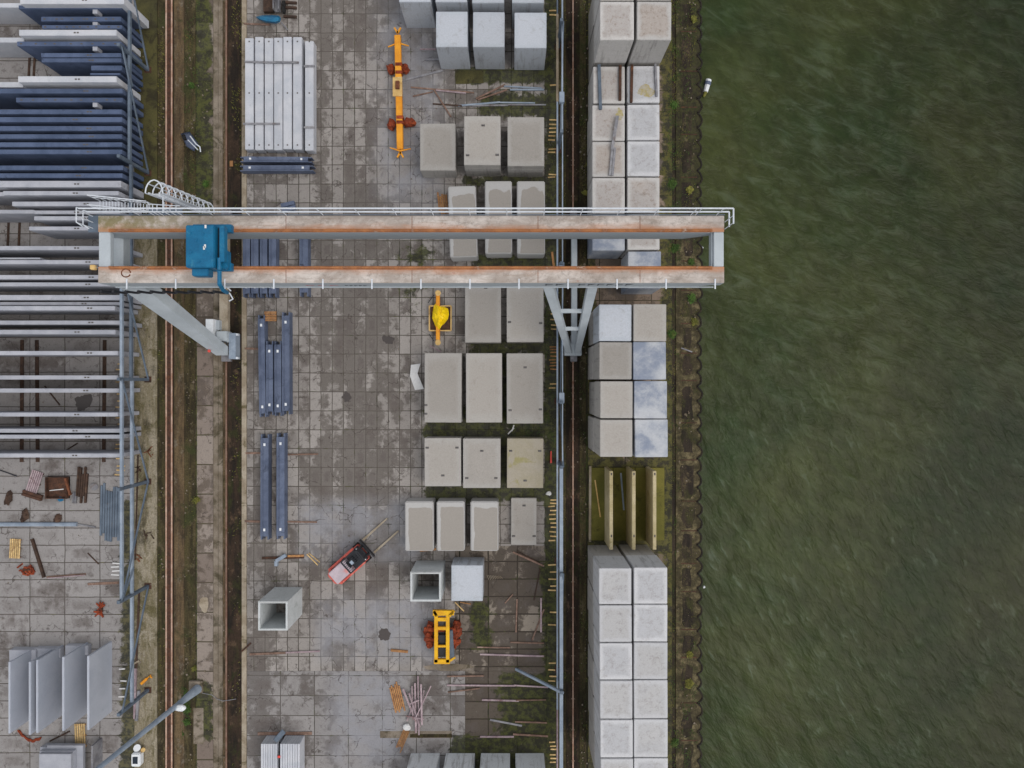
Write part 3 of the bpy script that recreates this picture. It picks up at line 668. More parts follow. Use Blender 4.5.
lying('steel_strip', 620.8, 473, 623.8, 510, 1.6, .05, 'steel_light', 'pale metal strip lying between two mossy uprights', 'metal strip', .23)
lying('concrete_sill', 590, 466, 589.7, 541, 2.2, .3, 'kerb', 'flaking pale concrete sill along the left of the mossy elements', 'concrete sill', 0)

# ---------------------------------------------------------------- wall panels on edge, left side
PG = 'wall panels standing on edge'
L, B, W_ = 'panel', 'panel_blue', 'panel_white'
panels = [(-140, 24, 3, 7.5, 3.2, W_, 0), (20, 124, -4, 4, 4.6, W_, 0), (18.5, 122, 5.2, 9, 3.9, B, 1), (41, 121, 16.6, 21.4, 3.9, B, 1), (42, 122, 25, 28.8, 3.9, B, 1), (19, 116.5, 29.7, 35.6, 4.4, W_, 0),
  (-140, 24, 37.5, 42.5, 3.2, W_, 0), (17, 121, 41.4, 46, 3.9, B, 1), (41, 121, 53, 57.2, 3.9, B, 0), (41.5, 121.5, 58.2, 62.3, 3.9, B, 0), (91, 122, 65.5, 70.3, 3.9, B, 0), (90, 120, 73, 75, 3.9, B, 0),
  (18, 116.5, 76.2, 82.2, 4.4, W_, 0), (-140, 23, 82, 87.3, 3.2, W_, 0), (-140, 122.5, 88.6, 93.4, 3.9, B, 0), (16, 122.5, 97.6, 102.2, 3.9, B, 1), (-140, 122, 109.4, 114, 3.9, B, 0), (-140, 122, 117, 122, 3.9, B, 0),
  (-140, 122, 126, 130.7, 3.9, B, 0), (-140, 122, 134.2, 138.6, 3.9, B, 0), (-140, 122, 142.3, 146.8, 3.9, B, 0), (-140, 122, 149.5, 154, 3.9, B, 0), (-140, 123, 165.5, 170, 3.9, B, 0), (-140, 122.5, 173.3, 177.8, 3.9, B, 0),
  (-140, 121, 180.8, 187.2, 4.2, L, 0), (3, 118.5, 191, 195.2, 4.2, L, 0), (-140, 12, 192, 196, 3.6, L, 0), (12, 120, 201.6, 206, 4.0, L, 0), (-140, 34, 209.8, 213.5, 3.8, L, 0), (34, 120, 210.5, 214, 4.0, L, 0), (34, 118, 216.2, 220.2, 4.2, L, 0), (29, 119, 226.5, 230.3, 4.0, L, 0),
  (-140, 121, 246, 250, 4.0, L, 0), (-140, 40, 257.6, 259.2, 3.9, L, 0), (-140, 121, 260, 264, 4.0, L, 0), (-140, 120, 275, 279.3, 3.9, L, 0), (-140, 121, 282.4, 286.2, 3.9, L, 0), (-140, 121, 295, 300, 3.9, L, 0), (-140, 122, 302, 305.3, 3.6, L, 0),
  (-140, 115, 306, 310.3, 4.2, L, 0), (-140, 121, 320.5, 324.5, 3.9, L, 0), (-140, 115.5, 329.8, 334.2, 4.1, L, 0), (-140, 118, 351, 355, 3.9, L, 0), (-140, 118, 375.4, 379.5, 3.9, L, 0), (-140, 119, 388.5, 392.6, 3.9, L, 0),
  (-140, 118, 412.6, 416.5, 3.9, L, 0), (-140, 120, 428.8, 432.7, 3.9, L, 0), (-140, 120, 434.8, 438.6, 3.9, L, 0), (-140, 120, 453.5, 457.4, 3.9, L, 0)]
cnt = {}
for (x0, x1, y0, y1, zt, m, holes) in panels:
    sec = 'short stub of panel' if x1 < 45 else 'panel'
    colr = {'panel': 'light grey', 'panel_blue': 'blue grey', 'panel_white': 'near white'}[m]
    key = (sec, colr); cnt[key] = cnt.get(key, 0) + 1
    lab = f'{colr} {"wall stub reaching in from the left edge" if x1 < 45 else "wall panel on edge in the left store"}, {ORD[cnt[key] - 1]} from the top'
    a = P(x0, y1, zt); b = P(x1, y0, zt); c = Vector(((a.x + b.x) / 2, (a.y + b.y) / 2, 0))
    o = tag(MB().box((a.x, a.y, 0.1), (b.x, b.y, zt)).build('wall_panel', m, loc=c, bevel=.02), lab, 'wall panel', PG)
    if x1 > 60:
        pts = [random.choice([75, 84, 88]) + random.uniform(-2, 2)]; pts.append(pts[0] + 3)
        if holes: pts = [x0 + 6 + i * (x1 - x0 - 12) / 8 + random.uniform(-3, 3) for i in range(9)]
        for px in pts:
            if px < x0 + 2 or px > x1 - 2: continue
            p = P(px, (y0 + y1) / 2, zt)
            MB().box((p.x - .1, p.y - .07, zt - .01), (p.x + .1, p.y + .07, zt + .005)).build('anchor_recess', 'hole', o)
    if m == 'panel_blue' and holes:           # pocket block on the south face
        p = P(95, y1 + 2.4, zt - .1); MB().box((p.x - .22, p.y - .2, zt - .9), (p.x + .22, a.y + .01, zt - .1)).build('corbel', 'panel', o)
# bearers under the panels
for i, (x, y0, y1) in enumerate([(38, 462, 340), (22, 462, 340), (104, 462, 340)]):
    lying('bearer_beam', x, y0, x + random.uniform(-1, 1), y1, 3.4, .09, 'timber_dark', f"dark timber bearer under the light panels, {['middle', 'left', 'right'][i]} one", 'bearer')
for i, (x, y0, y1) in enumerate([(9, 220, 246), (20, 222, 246), (35, 58, 76), (30, 56, 76)]):
    lying('bearer_beam', x, y0, x - 1, y1, 2, .09, 'timber_dark', f"short dark bearer showing between panels, {['left by the middle gap', 'right by the middle gap', 'right by the upper gap', 'left by the upper gap'][i]}", 'bearer')

# large blue grey wall slabs standing north-south, bottom left
for i, (x0, x1, y0, y1, m) in enumerate([(8.3, 10.3, 662, 733.5, 'slab_blue'), (28.6, 30.8, 662, 735, 'slab_blue'), (36, 38.2, 660, 733, 'slab_blue'), (62, 64.3, 657, 731, 'slab_blue'), (87, 89.3, 656, 730, 'slab_blue')]):
    zt = 3.8; a = P(x0, y1, zt); b = P(x1, y0, zt); c = Vector(((a.x + b.x) / 2, (a.y + b.y) / 2, 0))
    t = tag(MB().box((a.x, a.y, 0), (b.x, b.y, zt)).build('wall_slab', m, loc=c, bevel=.02), f'large smooth blue grey slab standing upright, {ORD[i]} from the left edge', 'wall slab', 'large upright slabs')
    MB().box((a.x + .04, a.y + .3, zt - .004), (a.x + .1, b.y - .3, zt + .004)).build('cast_line', 'pale', t)
block(9, 36, 650, 664, .9, 'panel', 'grey concrete foot block behind the upright slabs, left', group='foot blocks behind the upright slabs')
block(34, 60, 648.5, 658, .7, 'panel', 'grey concrete foot block behind the upright slabs, middle', group='foot blocks behind the upright slabs')
block(65, 88, 645.5, 655, .6, 'panel', 'grey concrete foot block behind the upright slabs, right', group='foot blocks behind the upright slabs')
r = empty('slab_stack', 'stack of pale thin slabs at the bottom edge on the left', 'slab stack', P(56, 765))
for k, (x0, x1, y0) in enumerate([(44, 82, 745), (40, 79, 747), (47, 83, 745.5), (39.5, 74, 751), (39, 71, 754)]):
    z = .42 * (k + 1); a = P(x0, 800, z); b_ = P(x1, y0, z)
    MB().box((a.x, a.y, z - .4), (b_.x, b_.y, z)).build('thin_slab', 'panel', r, bevel=.02)
a = P(91, 800, 1.6); b_ = P(93, 746, 1.6)
tag(MB().box((a.x, a.y, 0), (b_.x, b_.y, 1.6)).build('wall_slab', 'steel_grey', loc=P(92, 770)), 'low dark grey slab on edge right of the thin slab stack', 'wall slab')

# ---------------------------------------------------------------- piles and blue beams
for i, (x0, x1, y0, y1) in enumerate([(245, 253.4, 38, 149.5), (255, 263.3, 36.8, 150), (264.7, 273, 38, 149.5), (274, 282.4, 37.6, 150), (283.2, 291.6, 36.8, 149), (293, 301.8, 37, 149.5), (305, 313.6, 41, 150.5)]):
    zt = 1.15; a = P(x0, y1, zt); b = P(x1, y0, zt); c = Vector(((a.x + b.x) / 2, (a.y + b.y) / 2, 0))
    o = tag(MB().box((a.x, a.y, .1), (b.x, b.y, zt)).build('concrete_pile', 'panel_white', loc=c, bevel=.03), f'long pale concrete pile of the strapped stack, {ORD[i]} from the left', 'concrete pile', 'strapped concrete piles')
    for yy in (41.5, 93, 145):
        p = P((x0 + x1) / 2, yy, zt); MB().box((p.x - .07, p.y - .07, zt - .01), (p.x + .07, p.y + .07, zt + .006)).build('lifting_eye', 'hole', o)
for n_, (x0, y0, x1, y1, lab) in enumerate([(245, 62, 277, 63, 'upper left'), (274, 62.5, 299, 62.8, 'upper middle'), (304, 66.5, 315, 66.3, 'upper right'), (243.5, 124, 280, 124, 'lower left'), (304, 127.5, 315, 127.5, 'lower right')]):
    lying('strap_bar', x0, y0, x1, y1, 1.9, .1, 'steel_grey', f'grey steel strap bar across the pale piles, {lab}', 'strap bar', 1.16 + (.11 if n_ == 1 else 0), 'strap bars over the piles')
BG = 'blue grey channel beams'
def channel(x0, y0, x1, y1, wpx, label, zt=1.05):
    a = P(x0, y0, zt); b = P(x1, y1, zt); wd = wpx * PX * (1 - zt / H); mid = (a + b) / 2; mid.z = 0
    r = empty('channel_beam', label, 'channel beam', mid, BG)
    s_ = (b - a).normalized().cross(Vector((0, 0, 1))); d = (b - a).normalized()
    a.z = b.z = zt - .06; m = MB(); m.bar(a + d * .35, b - d * .35, wd, .12)
    dn = Vector((0, 0, -.5))
    m.bar(a + s_ * wd * .42 + dn, b + s_ * wd * .42 + dn, wd * .16, .9); m.bar(a - s_ * wd * .42 + dn, b - s_ * wd * .42 + dn, wd * .16, .9)
    m.build('channel_body', 'beam_blue', r)
    e = Vector((0, 0, .1)); MB().bar(a + s_ * wd * .2 + e + d * .4, b + s_ * wd * .2 + e - d * .4, .05, .08).build('ridge', 'beam_blue', r)
    for k in (a + d * 1.0, b - d * 1.0):
        MB().box((k.x - .1, k.y - .13, zt), (k.x + .1, k.y + .13, zt + .03)).build('white_tag', 'white_lamp', r)
    return r
for i, x in enumerate([246.3, 254.7, 263.5, 272.4]): channel(x, 222, x, 297, 7.2, f'blue grey channel beam under the crane girders, {ORD[i]} from the left kerb')
channel(303.6, 221, 303.8, 296, 8.5, 'lone blue grey channel beam under the girders, right of the four')
channel(261, 315, 262.5, 417, 6.5, 'long blue grey channel beam below the crane, leftmost of four')
channel(269.2, 341, 269.5, 415, 6.8, 'short blue grey channel beam below the crane, second of four')
channel(277.6, 341, 277.8, 416, 6.8, 'short blue grey channel beam below the crane, third of four')
channel(285.6, 312, 285.8, 414.5, 7.6, 'long blue grey channel beam below the crane, rightmost of four')
channel(264.5, 434.5, 264.3, 540, 8, 'blue grey channel beam near the kerb, left of the lower pair')
channel(280.5, 433.5, 280.4, 539.5, 8, 'blue grey channel beam, right of the lower pair')
channel(240, 159, 311.5, 159.5, 5.2, 'blue grey channel beam lying crosswise just below the pale piles', 1.2)
channel(239.5, 168, 313, 168, 5.5, 'blue grey channel beam lying crosswise, lower of the pair under the piles', 1.2)
lying('steel_profile', 283, 209, 296, 206, 9, .5, 'beam_blue', 'stub of blue beam peeping out above the crane walkway', 'steel profile', .1, prof='twin')
for i, (x0, y0, x1, y1, w_) in enumerate([(245, 348.5, 262, 349, 2), (288, 454.5, 318, 454, 1.6), (246, 453, 262, 453, 2), (245, 521, 262, 521.5, 2), (286, 521.5, 317, 522, 1.6), (244, 24, 270, 25, 1.5)]):
    lying('bearer_beam', x0, y0, x1, y1, w_, .1, 'timber_old', ['bearer left of the four blue beams', 'bearer sticking out right at the top of the lower blue pair', 'bearer at the kerb beside the top of the lower blue pair', 'bearer at the kerb near the foot of the lower blue pair', 'bearer sticking out right near the foot of the lower pair', 'thin bearer above the pale piles'][i], 'bearer', 0)

def bundle(name, x0, y0, x1, y1, wpx, n, m, label, cat, z=0, gap=.25, th=.1, jitter=.4, layers=1):
    """parallel sticks bound together as one bundle"""
    a = P(x0, y0, z); b = P(x1, y1, z); d = (b - a); s_ = Vector((d.y, -d.x, 0)).normalized(); wd = wpx * PX
    mid = (a + b) / 2; mid.z = z
    r = empty(name, label, cat, mid)
    for l in range(layers):
        for k in range(n):
            o = s_ * ((k + .5) / n - .5) * wd; j = d.normalized() * random.uniform(-jitter, jitter)
            zz = Vector((0, 0, th * (l + .5)))
            MB().bar(a + o + j + zz, b + o + j + zz, wd / n * (1 - gap), th * .95).build('stick', m, r)
    return r
def pallet(name, x0, y0, x1, y1, wpx, n, m, m2, label, cat='pallet', z=0):
    a = P(x0, y0, z); b = P(x1, y1, z); d = (b - a); s_ = Vector((d.y, -d.x, 0)).normalized(); wd = wpx * PX
    mid = (a + b) / 2; mid.z = z; r = empty(name, label, cat, mid)
    for k in range(n):
        o = s_ * ((k + .5) / n - .5) * wd + Vector((0, 0, .16)); MB().bar(a + o, b + o, wd / n * .68, .04).build('board', m, r)
    for t in (.06, .5, .94):
        c = a.lerp(b, t); MB().bar(c - s_ * wd / 2 + Vector((0, 0, .07)), c + s_ * wd / 2 + Vector((0, 0, .07)), .14, .13).build('runner', m2, r)
    return r
pallet('timber_stack', 265, 316.5, 277, 316.5, 10, 6, 'timber_orange', 'timber_dark', 'small stack of orange timber at the end of the blue beams', 'timber stack', .6)
pallet('pallet', 16.5, 538.5, 15.5, 558, 11, 6, 'timber', 'timber_old', 'pale slatted pallet on the left slabs beside the long dark post')
pallet('pallet', 80.5, 723, 81.5, 747, 11, 5, 'timber', 'timber_orange', 'ochre pallet leaning by the upright blue grey slabs')
pallet('steel_rack', 39, 471, 31, 495, 12, 6, 'pink_steel', 'rust_dark', 'tilted rusty rack of pale bars left of the brown crate', 'rack')
lying('rust_lump', 24, 492, 43, 498, 6, .3, 'rust_dark', 'rusty angle iron lying at the foot of the tilted rack', 'scrap iron', 0, prof='twin')
# brown crate
r = empty('scrap_crate', 'square rusty brown crate with a white stick and blue rag', 'crate', P(60, 487))
a = P(48.5, 498); b = P(70, 476.5)
MB().box((a.x, a.y, 0), (b.x, b.y, .15)).build('crate_floor', 'rust_dark', r)
m = MB(); m.box((a.x, a.y, 0), (b.x, a.y + .1, .55)); m.box((a.x, b.y - .1, 0), (b.x, b.y, .55)); m.box((a.x, a.y + .1, 0), (a.x + .1, b.y - .1, .55)); m.box((b.x - .1, a.y + .1, 0), (b.x, b.y - .1, .55))
m.build('crate_side', 'rust_dark', r)
lying('wooden_stick', 50, 490.5, 64, 489, .8, .08, 'white', 'thin white stick lying in the rusty crate', 'stick', .16)
m = MB(); m.blob(P(60.5, 499, .12), .32, .25, .12, 3); tag(m.build('blue_rag', 'blue', loc=P(60.5, 499)), 'small bright blue rag below the rusty crate', 'rag')
lying('steel_profile', 66, 478, 71, 495, 2, .2, 'rust', 'rusty bar on the right side of the brown crate', 'steel profile', .56)
bundle('scrap_bundle', 84, 470, 82, 499, 11, 5, 'timber_dark', 'bundle of dark old beams right of the rusty crate', 'beam bundle', th=.25)
lying('steel_profile', 76, 492, 75, 503, 4, .2, 'steel_grey', 'short grey profile under the dark beam bundle', 'steel profile', prof='twin')
m = MB(); m.tube(P(94, 487, .02), P(94, 487, .3), .35, 12); tag(m.build('steel_drum', 'steel_grey', loc=P(94, 487)), 'small round grey lid beside the dark beam bundle', 'drum lid')
m = MB()
bundle('profile_bundle', 111, 488, 110, 538, 20, 8, 'steel_blue', 'bundle of long blue grey steel profiles under the rack frame', 'profile bundle', gap=.2, th=.14, jitter=.5)
lying('steel_pipe', -20, 524, 78, 524, 4.2, .3, 'steel_light', 'long pale steel pipe across the left slabs, main run', 'pipe', 0, prof='tube')
lying('steel_pipe', 78, 524, 96, 527, 1.8, .15, 'steel_grey', 'thin tail piece at the right end of the long pipe', 'pipe', 0, prof='tube')
for i, (x, y) in enumerate([(25, 514), (58, 519), (9, 497)]):
    m = MB(); m.blob(P(x, y, .1), .35, .55, .15, i + 5, .6); m.blob(P(x - 2, y + 5, .1), .25, .35, .12, i + 9, .6)
    tag(m.build('scrap_lump', 'timber_dark', loc=P(x, y)), ['dark scrap lump just above the long pipe', 'narrow dark clamp across the long pipe', 'dark scrap heap at the left edge'][i], 'scrap')
lying('timber_post', 33, 538.5, 45, 577, 2.4, .25, 'timber_dark', 'long dark timber post lying diagonally on the left slabs', 'timber post')
for x, y, rx, ry, lab in [(27, 570, .75, .45, 'rust red scrap pile below the slatted pallet'), (101, 609, .32, .55, 'rust brown scrap lump on the dark slab joint')]:
    r = empty('scrap_heap', lab, 'scrap', P(x, y))
    m = MB()
    for k in range(14):
        c = P(x, y, .12) + Vector((random.uniform(-rx, rx), random.uniform(-ry, ry), random.uniform(0, .2))); d = Vector((random.uniform(-1, 1), random.uniform(-1, 1), random.uniform(-.3, .3))).normalized() * .3
        m.bar(c - d, c + d, .14, .1)
    m.build('scrap_pieces', 'rust_red', r)
    m = MB(); m.blob(P(x, y, .1), rx * .7, ry * .7, .18, 3, .5); m.build('scrap_core', 'rust_dark', r)
for i, (x0, y0, x1, y1, w_, mm, lab) in enumerate([(47, 577, 86, 574, 2, 'timber_old', 'weathered plank lying below the dark post'), (88, 584, 119, 582.5, 2.4, 'timber_old', 'double weathered plank beside the rack frame foot'),
    (88, 553, 99, 564, 1, 'timber_dark', 'short dark stick on the left slabs'), (48, 578, 85, 575, .8, 'pink_steel', 'thin lilac rod on the weathered plank'), (0, 470, 17, 476, 1, 'black', 'black rod at the left edge near the rack'),
    (62, 465 - 12, 78, 443, 1.2, 'timber_dark', 'dark stick between the last two light panels'), (45, 451 - 65, 60, 405, 1.2, 'timber_dark', 'dark stick between light panels near the wet patch'), (50, 741, 70, 731, 1.4, 'timber_dark', 'dark stick below the upright slabs')]):
    lying('loose_stick', x0, y0, x1, y1, w_, .08, mm, lab, 'stick', .17 if i == 3 else 0)
m = MB(); pts = [P(18 + i * 1.6, 731 + 10 * math.sin(i * .16) + random.uniform(-1, 1), .06) for i in range(15)]
m.path(pts, .09); m.path([p + Vector((random.uniform(-.1, .1), .13, .03)) for p in pts], .07)
tag(m.build('rusty_chain', 'rust_red', loc=P(30, 738)), 'rust red chain snaking below the upright slabs', 'chain')

# ---------------------------------------------------------------- rack frames (rows of posts with rails)
def rack(gx, posts, label, up_rail, low_rail, braces, hz=5.3, thick=.3, m='steel_blue'):
    X = P(gx, 0).x
    r = empty('rack_frame', label, 'rack frame', (X, P(0, posts[len(posts) // 2]).y, 0))
    for y in posts:
        Y = P(0, y).y
        MB().box((X - thick / 2, Y - thick / 2, .03), (X + thick / 2, Y + thick / 2, hz)).build('post', m, r, bevel=.02)
        MB().box((X - .35, Y - .3, 0), (X + .35, Y + .3, .03)).build('base_plate', 'rust_dark', r)
    for (y0, y1, z, rad, mm, dx) in up_rail + low_rail:
        MB().bar((X + dx, P(0, y0).y, z), (X + dx, P(0, y1).y, z), rad * 2, rad * 2.4).build('rail', mm, r)
    for (y0, z0, y1, z1) in braces:
        MB().bar((X + .18, P(0, y0).y, z0), (X + .18, P(0, y1).y, z1), .13, .13).build('brace', m, r)
    return r
rack(148, [70, 173, 277, 379.5, 481.5, 586, 690], 'blue grey steel post and rail frame along the ends of the left wall panels',
     [(277, 586, 4.7, .12, 'steel_light', -.0)], [(-40, 173, 3.35, .12, 'steel_blue', 0), (173, 379, 3.1, .12, 'steel_blue', 0), (379, 690, 2.95, .12, 'steel_light', 0)],
     [(-30, 5, 70, .3), (70, 5, 173, .3), (70, 5, 100, 3.2), (277, 5, 379, .3), (379, 5, 481, .3), (586, 5, 481, .3), (586, 5, 560, 3), (690, 5, 586, .3)])
rr = rack(558, [47, 150, 272, 401, 461, 560.5, 669.5], 'long blue grey post and rail frame between the blocks and the quay track',
     [(-40, 47, 4.6, .07, 'steel_light', .1), (47, 150, 4.6, .07, 'steel_light', .1), (150, 461, 4.6, .05, 'steel_light', .12), (461, 820, 4.6, .16, 'steel_light', 0)],
     [(-40, 25, 2.0, .07, 'steel_blue', -.2), (25, 110, 2.0, .11, 'kerb', -.2), (110, 700, 2.0, .08, 'steel_light', -.2), (700, 820, 2.0, .07, 'pink_steel', -.2)], [(47, 5, 150, .3), (272, 5, 401, .3), (461, 5, 401, .3), (560, 5, 669, .3)], hz=5.3)
MB().bar(P(516, 669, .05), P(563, 693, 5.1), .22, .22).build('stay', 'steel_light', rr)
for y in (98, 268, 398): 
    p = P(561.5, y, 4.7); MB().box((p.x - .22, p.y - .5, 4.45), (p.x + .25, p.y + .5, 4.95)).build('junction_box', 'steel_light', rr, bevel=.03)

# timber battens beside the frames
def battens(x0, x1, yl, m, label, z=0.0):
    for i_, y in enumerate(yl):
        dx = random.uniform(-1.2, 1.2)
        lying('timber_batten', x0 + dx, y, x1 + dx, y + random.uniform(-.5, .5), 1.2, .08, m, label + (f', {ORD[i_]} from its top end' if len(yl) > 1 else ''), 'batten', z, 'timber battens beside the frames')
battens(549, 556, [11, 15], 'timber', 'pale batten at the top edge')
battens(550, 557, [85.5], 'timber', 'single pale batten beside the frame above the upper battens')
battens(549, 556, [120, 124.5, 128.5, 132.5, 136, 140], 'timber', 'ochre batten in the upper batten ladder')
battens(547.5, 555, [149.5, 152.5, 174.5, 177.5], 'timber', 'pale batten level with the layered slabs')
battens(550, 556, [308, 314, 319.5, 325, 329], 'timber', 'batten just left of the V shaped crane leg')
battens(549.5, 556, [347, 349.5, 352.5, 356, 360, 363, 366, 369], 'timber_orange', 'orange batten just below the V shaped leg')
battens(549.5, 556, [384, 388], 'timber', 'batten beside the longest blocks')
battens(549.5, 556, [500, 503, 506.5, 510.5, 514.5, 519, 523, 527, 531.5, 536, 540.5], 'timber', 'batten beside the low flat slab')
battens(549, 557, [565, 572, 579, 586, 590, 612, 624.5], 'timber', 'loose pale batten right of the wooden rods')
battens(549, 556, [663, 669.5, 676, 680.5], 'timber', 'batten of four by the leaning stay')
battens(550, 556, [742, 746, 749, 754.5, 758, 762], 'timber', 'batten of the lowest group')
battens(117, 123, [364, 369.5, 382, 394, 401, 407, 418, 424], 'timber', 'pale batten between light panels at the left frame', 0)
battens(116, 124, [444.5, 448.5, 458.5, 466, 470, 474.5], 'timber', 'pale batten at the end of the last light panel', 0)
battens(112, 120, [563, 567, 571, 574.5], 'white', 'faint white batten left of the frame', 0)
battens(120, 126, [669, 680.5, 688.5, 696.5], 'white', 'white batten at the left frame foot', 0)
lying('timber_batten', 552, 252, 554, 268, 2, .1, 'timber_orange', 'orange stake visible between the crane girders', 'batten')

# ---------------------------------------------------------------- the gantry crane
ZT, ZB = 17.5, 14.95
def yc(y, z=ZT): return P(0, y, z).y
def xc(x, z=ZT): return P(x, 0, z).x
cr = empty('gantry_crane', 'large white rust stained gantry crane with twin girders spanning yard and quay', 'gantry crane', P(400, 300))
XW, XE = xc(98), xc(724.3)
def girder(y0, y1, cut):
    m = MB(); pts = [(XW, ZT), (XW, ZB + .3), (XW + 1.2, ZB), (xc(690), ZB), (xc(715), ZB + 1.3), (XE, ZB + 1.3), (XE, ZT)]
    m.prism_y(pts, yc(y1), yc(y0)); return m.build('girder', 'crane_top', cr, bevel=.03)
gn = girder(215.6, 232, 1); gs = girder(266.6, 283, 1)
for gg, yr in ((gn, 230.6), (gs, 267.9)):
    MB().box((XW + .8, yc(yr) - .13, ZT + .003), (XE - .9, yc(yr) + .13, ZT + .03)).build('rail_base', 'orange_rust', gg)
    MB().box((XW + 1, yc(yr) - .05, ZT + .03), (XE - 1, yc(yr) + .05, ZT + .17)).build('trolley_rail', 'orange_rust', gg)
# flange seams on the girder tops
for gg, ya, yb in ((gn, 216, 229), (gs, 270, 282.6)):
    for px in (286, 412, 538, 640):
        p = xc(px); MB().box((p - .02, yc(yb), ZT - .005), (p + .02, yc(ya), ZT + .006)).build('weld_seam', 'rust', gg)
m = MB()
for k in range(20):   # lashing eye stain / shackle near the west end
    t = k / 19 * 5.6; m.tube((xc(126) + .34 * math.cos(t), yc(273) + .3 * math.sin(t), ZT + .0), (xc(126) + .34 * math.cos(t + .3), yc(273) + .3 * math.sin(t + .3), ZT + .0), .05, 5)
m.build('shackle_ring', 'rust', gs)
# end beams
MB().box((XW + .02, yc(266.6) + .004, ZT - .55), (xc(110), yc(232) - .004, ZT - .06)).build('end_beam', 'crane_grey', cr, bevel=.03)
MB().box((xc(714), yc(266.6) + .004, ZT - .6), (XE - .02, yc(232) - .004, ZT - .05)).build('end_beam', 'crane_grey', cr, bevel=.03)
MB().box((xc(712.3), yc(266.6) + .004, ZT - .9), (xc(714) - .005, yc(232) - .004, ZT - .3)).build('end_plate', 'crane_grey', cr)
# ribs along the south face, painted marks
for px in range(127, 730, 49):
    x = xc(px); gy = yc(283)
    m = MB(); m.box((x - .05, gy - .45, ZT + .004), (x + .05, gy + .3, ZT + .06)); m.build('bracket', 'rail_white', gs)
def marks(px0, px1, n, m_, zc, hh):
    gy = yc(283); x = xc(px0, 16.2); xe = xc(px1, 16.2); wd = (xe - x) / n
    for k in range(n):
        mb = MB(); a = x + k * wd; b = a + wd * .7
        mb.box((a, gy - .008, zc - hh / 2), (a + wd * .18, gy - .003, zc + hh / 2)); mb.bar((a + wd * .2, gy - .006, zc - hh * .1), (b, gy - .006, zc + (hh * .45 if k % 2 else -hh * .1)), .004, hh * .22, up=(0, 0, 1))
        mb.bar((a + wd * .15, gy - .0065, zc + hh * .4), (b, gy - .0065, zc + hh * .4), .004, hh * .2)
        mb.build('painted_mark', m_, gs)
marks(345, 368, 5, 'mark', 16.1, .5); marks(578, 634, 6, 'mark', 16.6, .9); marks(545, 566, 2, 'mark', 16.6, .8); marks(306, 342, 3, 'mark_red', 16.2, .3)
# walkway rail on the north side
def rail_line(pts, r=.035): return MB().path(pts, r, 6)
YN = yc(215.6) + .03
wk = MB()
# no deck: the girder top is the walkway, the rail stands on its north edge
top = []; zz1, zz2 = 19.55, 18.55
for z, nm in ((zz1, 'handrail'), (zz2, 'mid_rail')):
    rail_line([Vector((XW - .2, YN, z)), Vector((XE + .04, YN, z)), Vector((XE + .04, yc(230), z))], .062).build(nm, 'rail_white', cr)
MB().box((XW, YN - .02, ZT + .004), (XE, YN + .02, ZT + .2)).build('toe_board', 'steel_blue', cr)
pm = [250 + 36.7 * k for k in range(-3, 13)] + [695, 716]
for px in pm:
    x = xc(px)
    MB().tube((x, YN, ZT), (x, YN, zz1), .035, 6).build('rail_post', 'rail_white', cr)
for yy in (222, 229): MB().tube((XE + .04, yc(yy), ZT), (XE + .04, yc(yy), zz1), .035, 6).build('rail_post', 'rail_white', cr)
# stair basket on the west end
st = MB()
for z in (19.4, 18.6): st.path([Vector((XW - .1, YN, z)), Vector((XW - .45, YN + .1, z)), Vector((XW - .45, yc(228), z)), Vector((XW, yc(232), z))], .04)
for (dx, py) in ((-.45, 216), (-.45, 228), (-.45, 222)): st.tube((XW + dx, yc(py), ZT - .1), (XW + dx, yc(py), 19.4), .035)
st.build('end_guard', 'rail_white', cr)
MB().box((XW - .8, yc(232), ZT - .15), (XW - .02, YN, ZT - .1)).build('end_platform', 'steel_blue', cr)
def cage(base, top, rad, n, nm, wide=1.0, face=Vector((0, 1, 0))):
    m = MB(); base = Vector(base); top = Vector(top); side = Vector((1, 0, 0)); rings = []
    for k in range(n):
        c = base.lerp(top, k / (n - 1)); ring = []
        for j in range(9):
            t = math.pi * j / 8; ring.append(c + side * math.cos(t) * rad * wide + face * math.sin(t) * rad * 1.5)
        m.path(ring, .05, 5); rings.append(ring)
    for j in range(0, 9, 2):
        m.path([rg[j] for rg in rings], .045, 5)
    for sx in (-1, 1): m.tube(base + side * sx * rad * .6, top + side * sx * rad * .6, .05)
    for k in range(int((top - base).length / .35)):
        c = base.lerp(top, k * .35 / (top - base).length); m.tube(c - side * rad * .6, c + side * rad * .6, .025, 5)
    return m.build(nm, 'rail_white', cr)
cage(P(207, 213, 10.0), P(154, 193, 20.2), .62, 10, 'ladder_cage')
# stair flight running west, with its hoops
s0 = Vector((xc(150), YN + .15, ZT - .3)); s1 = Vector((xc(92, 19), YN + .2, ZT + .6))
m = MB()
for side_y in (.05, .75):
    a = s0 + Vector((0, side_y, .9)); b = s1 + Vector((0, side_y, 1.5)); m.tube(a, b, .04)
    m.tube(s0 + Vector((0, side_y, .4)), s1 + Vector((0, side_y, .9)), .03)
    for k in range(9):
        c = s0.lerp(s1, k / 8) + Vector((0, side_y, 0)); m.tube(c, c + Vector((0, 0, .9 + .6 * k / 8)), .028, 5)
for k in range(18):
    c = s0.lerp(s1, k / 17); m.bar(c + Vector((0, .05, -.1)), c + Vector((0, .75, -.1)), .05, .04)
m.build('stair_flight', 'rail_white', cr)
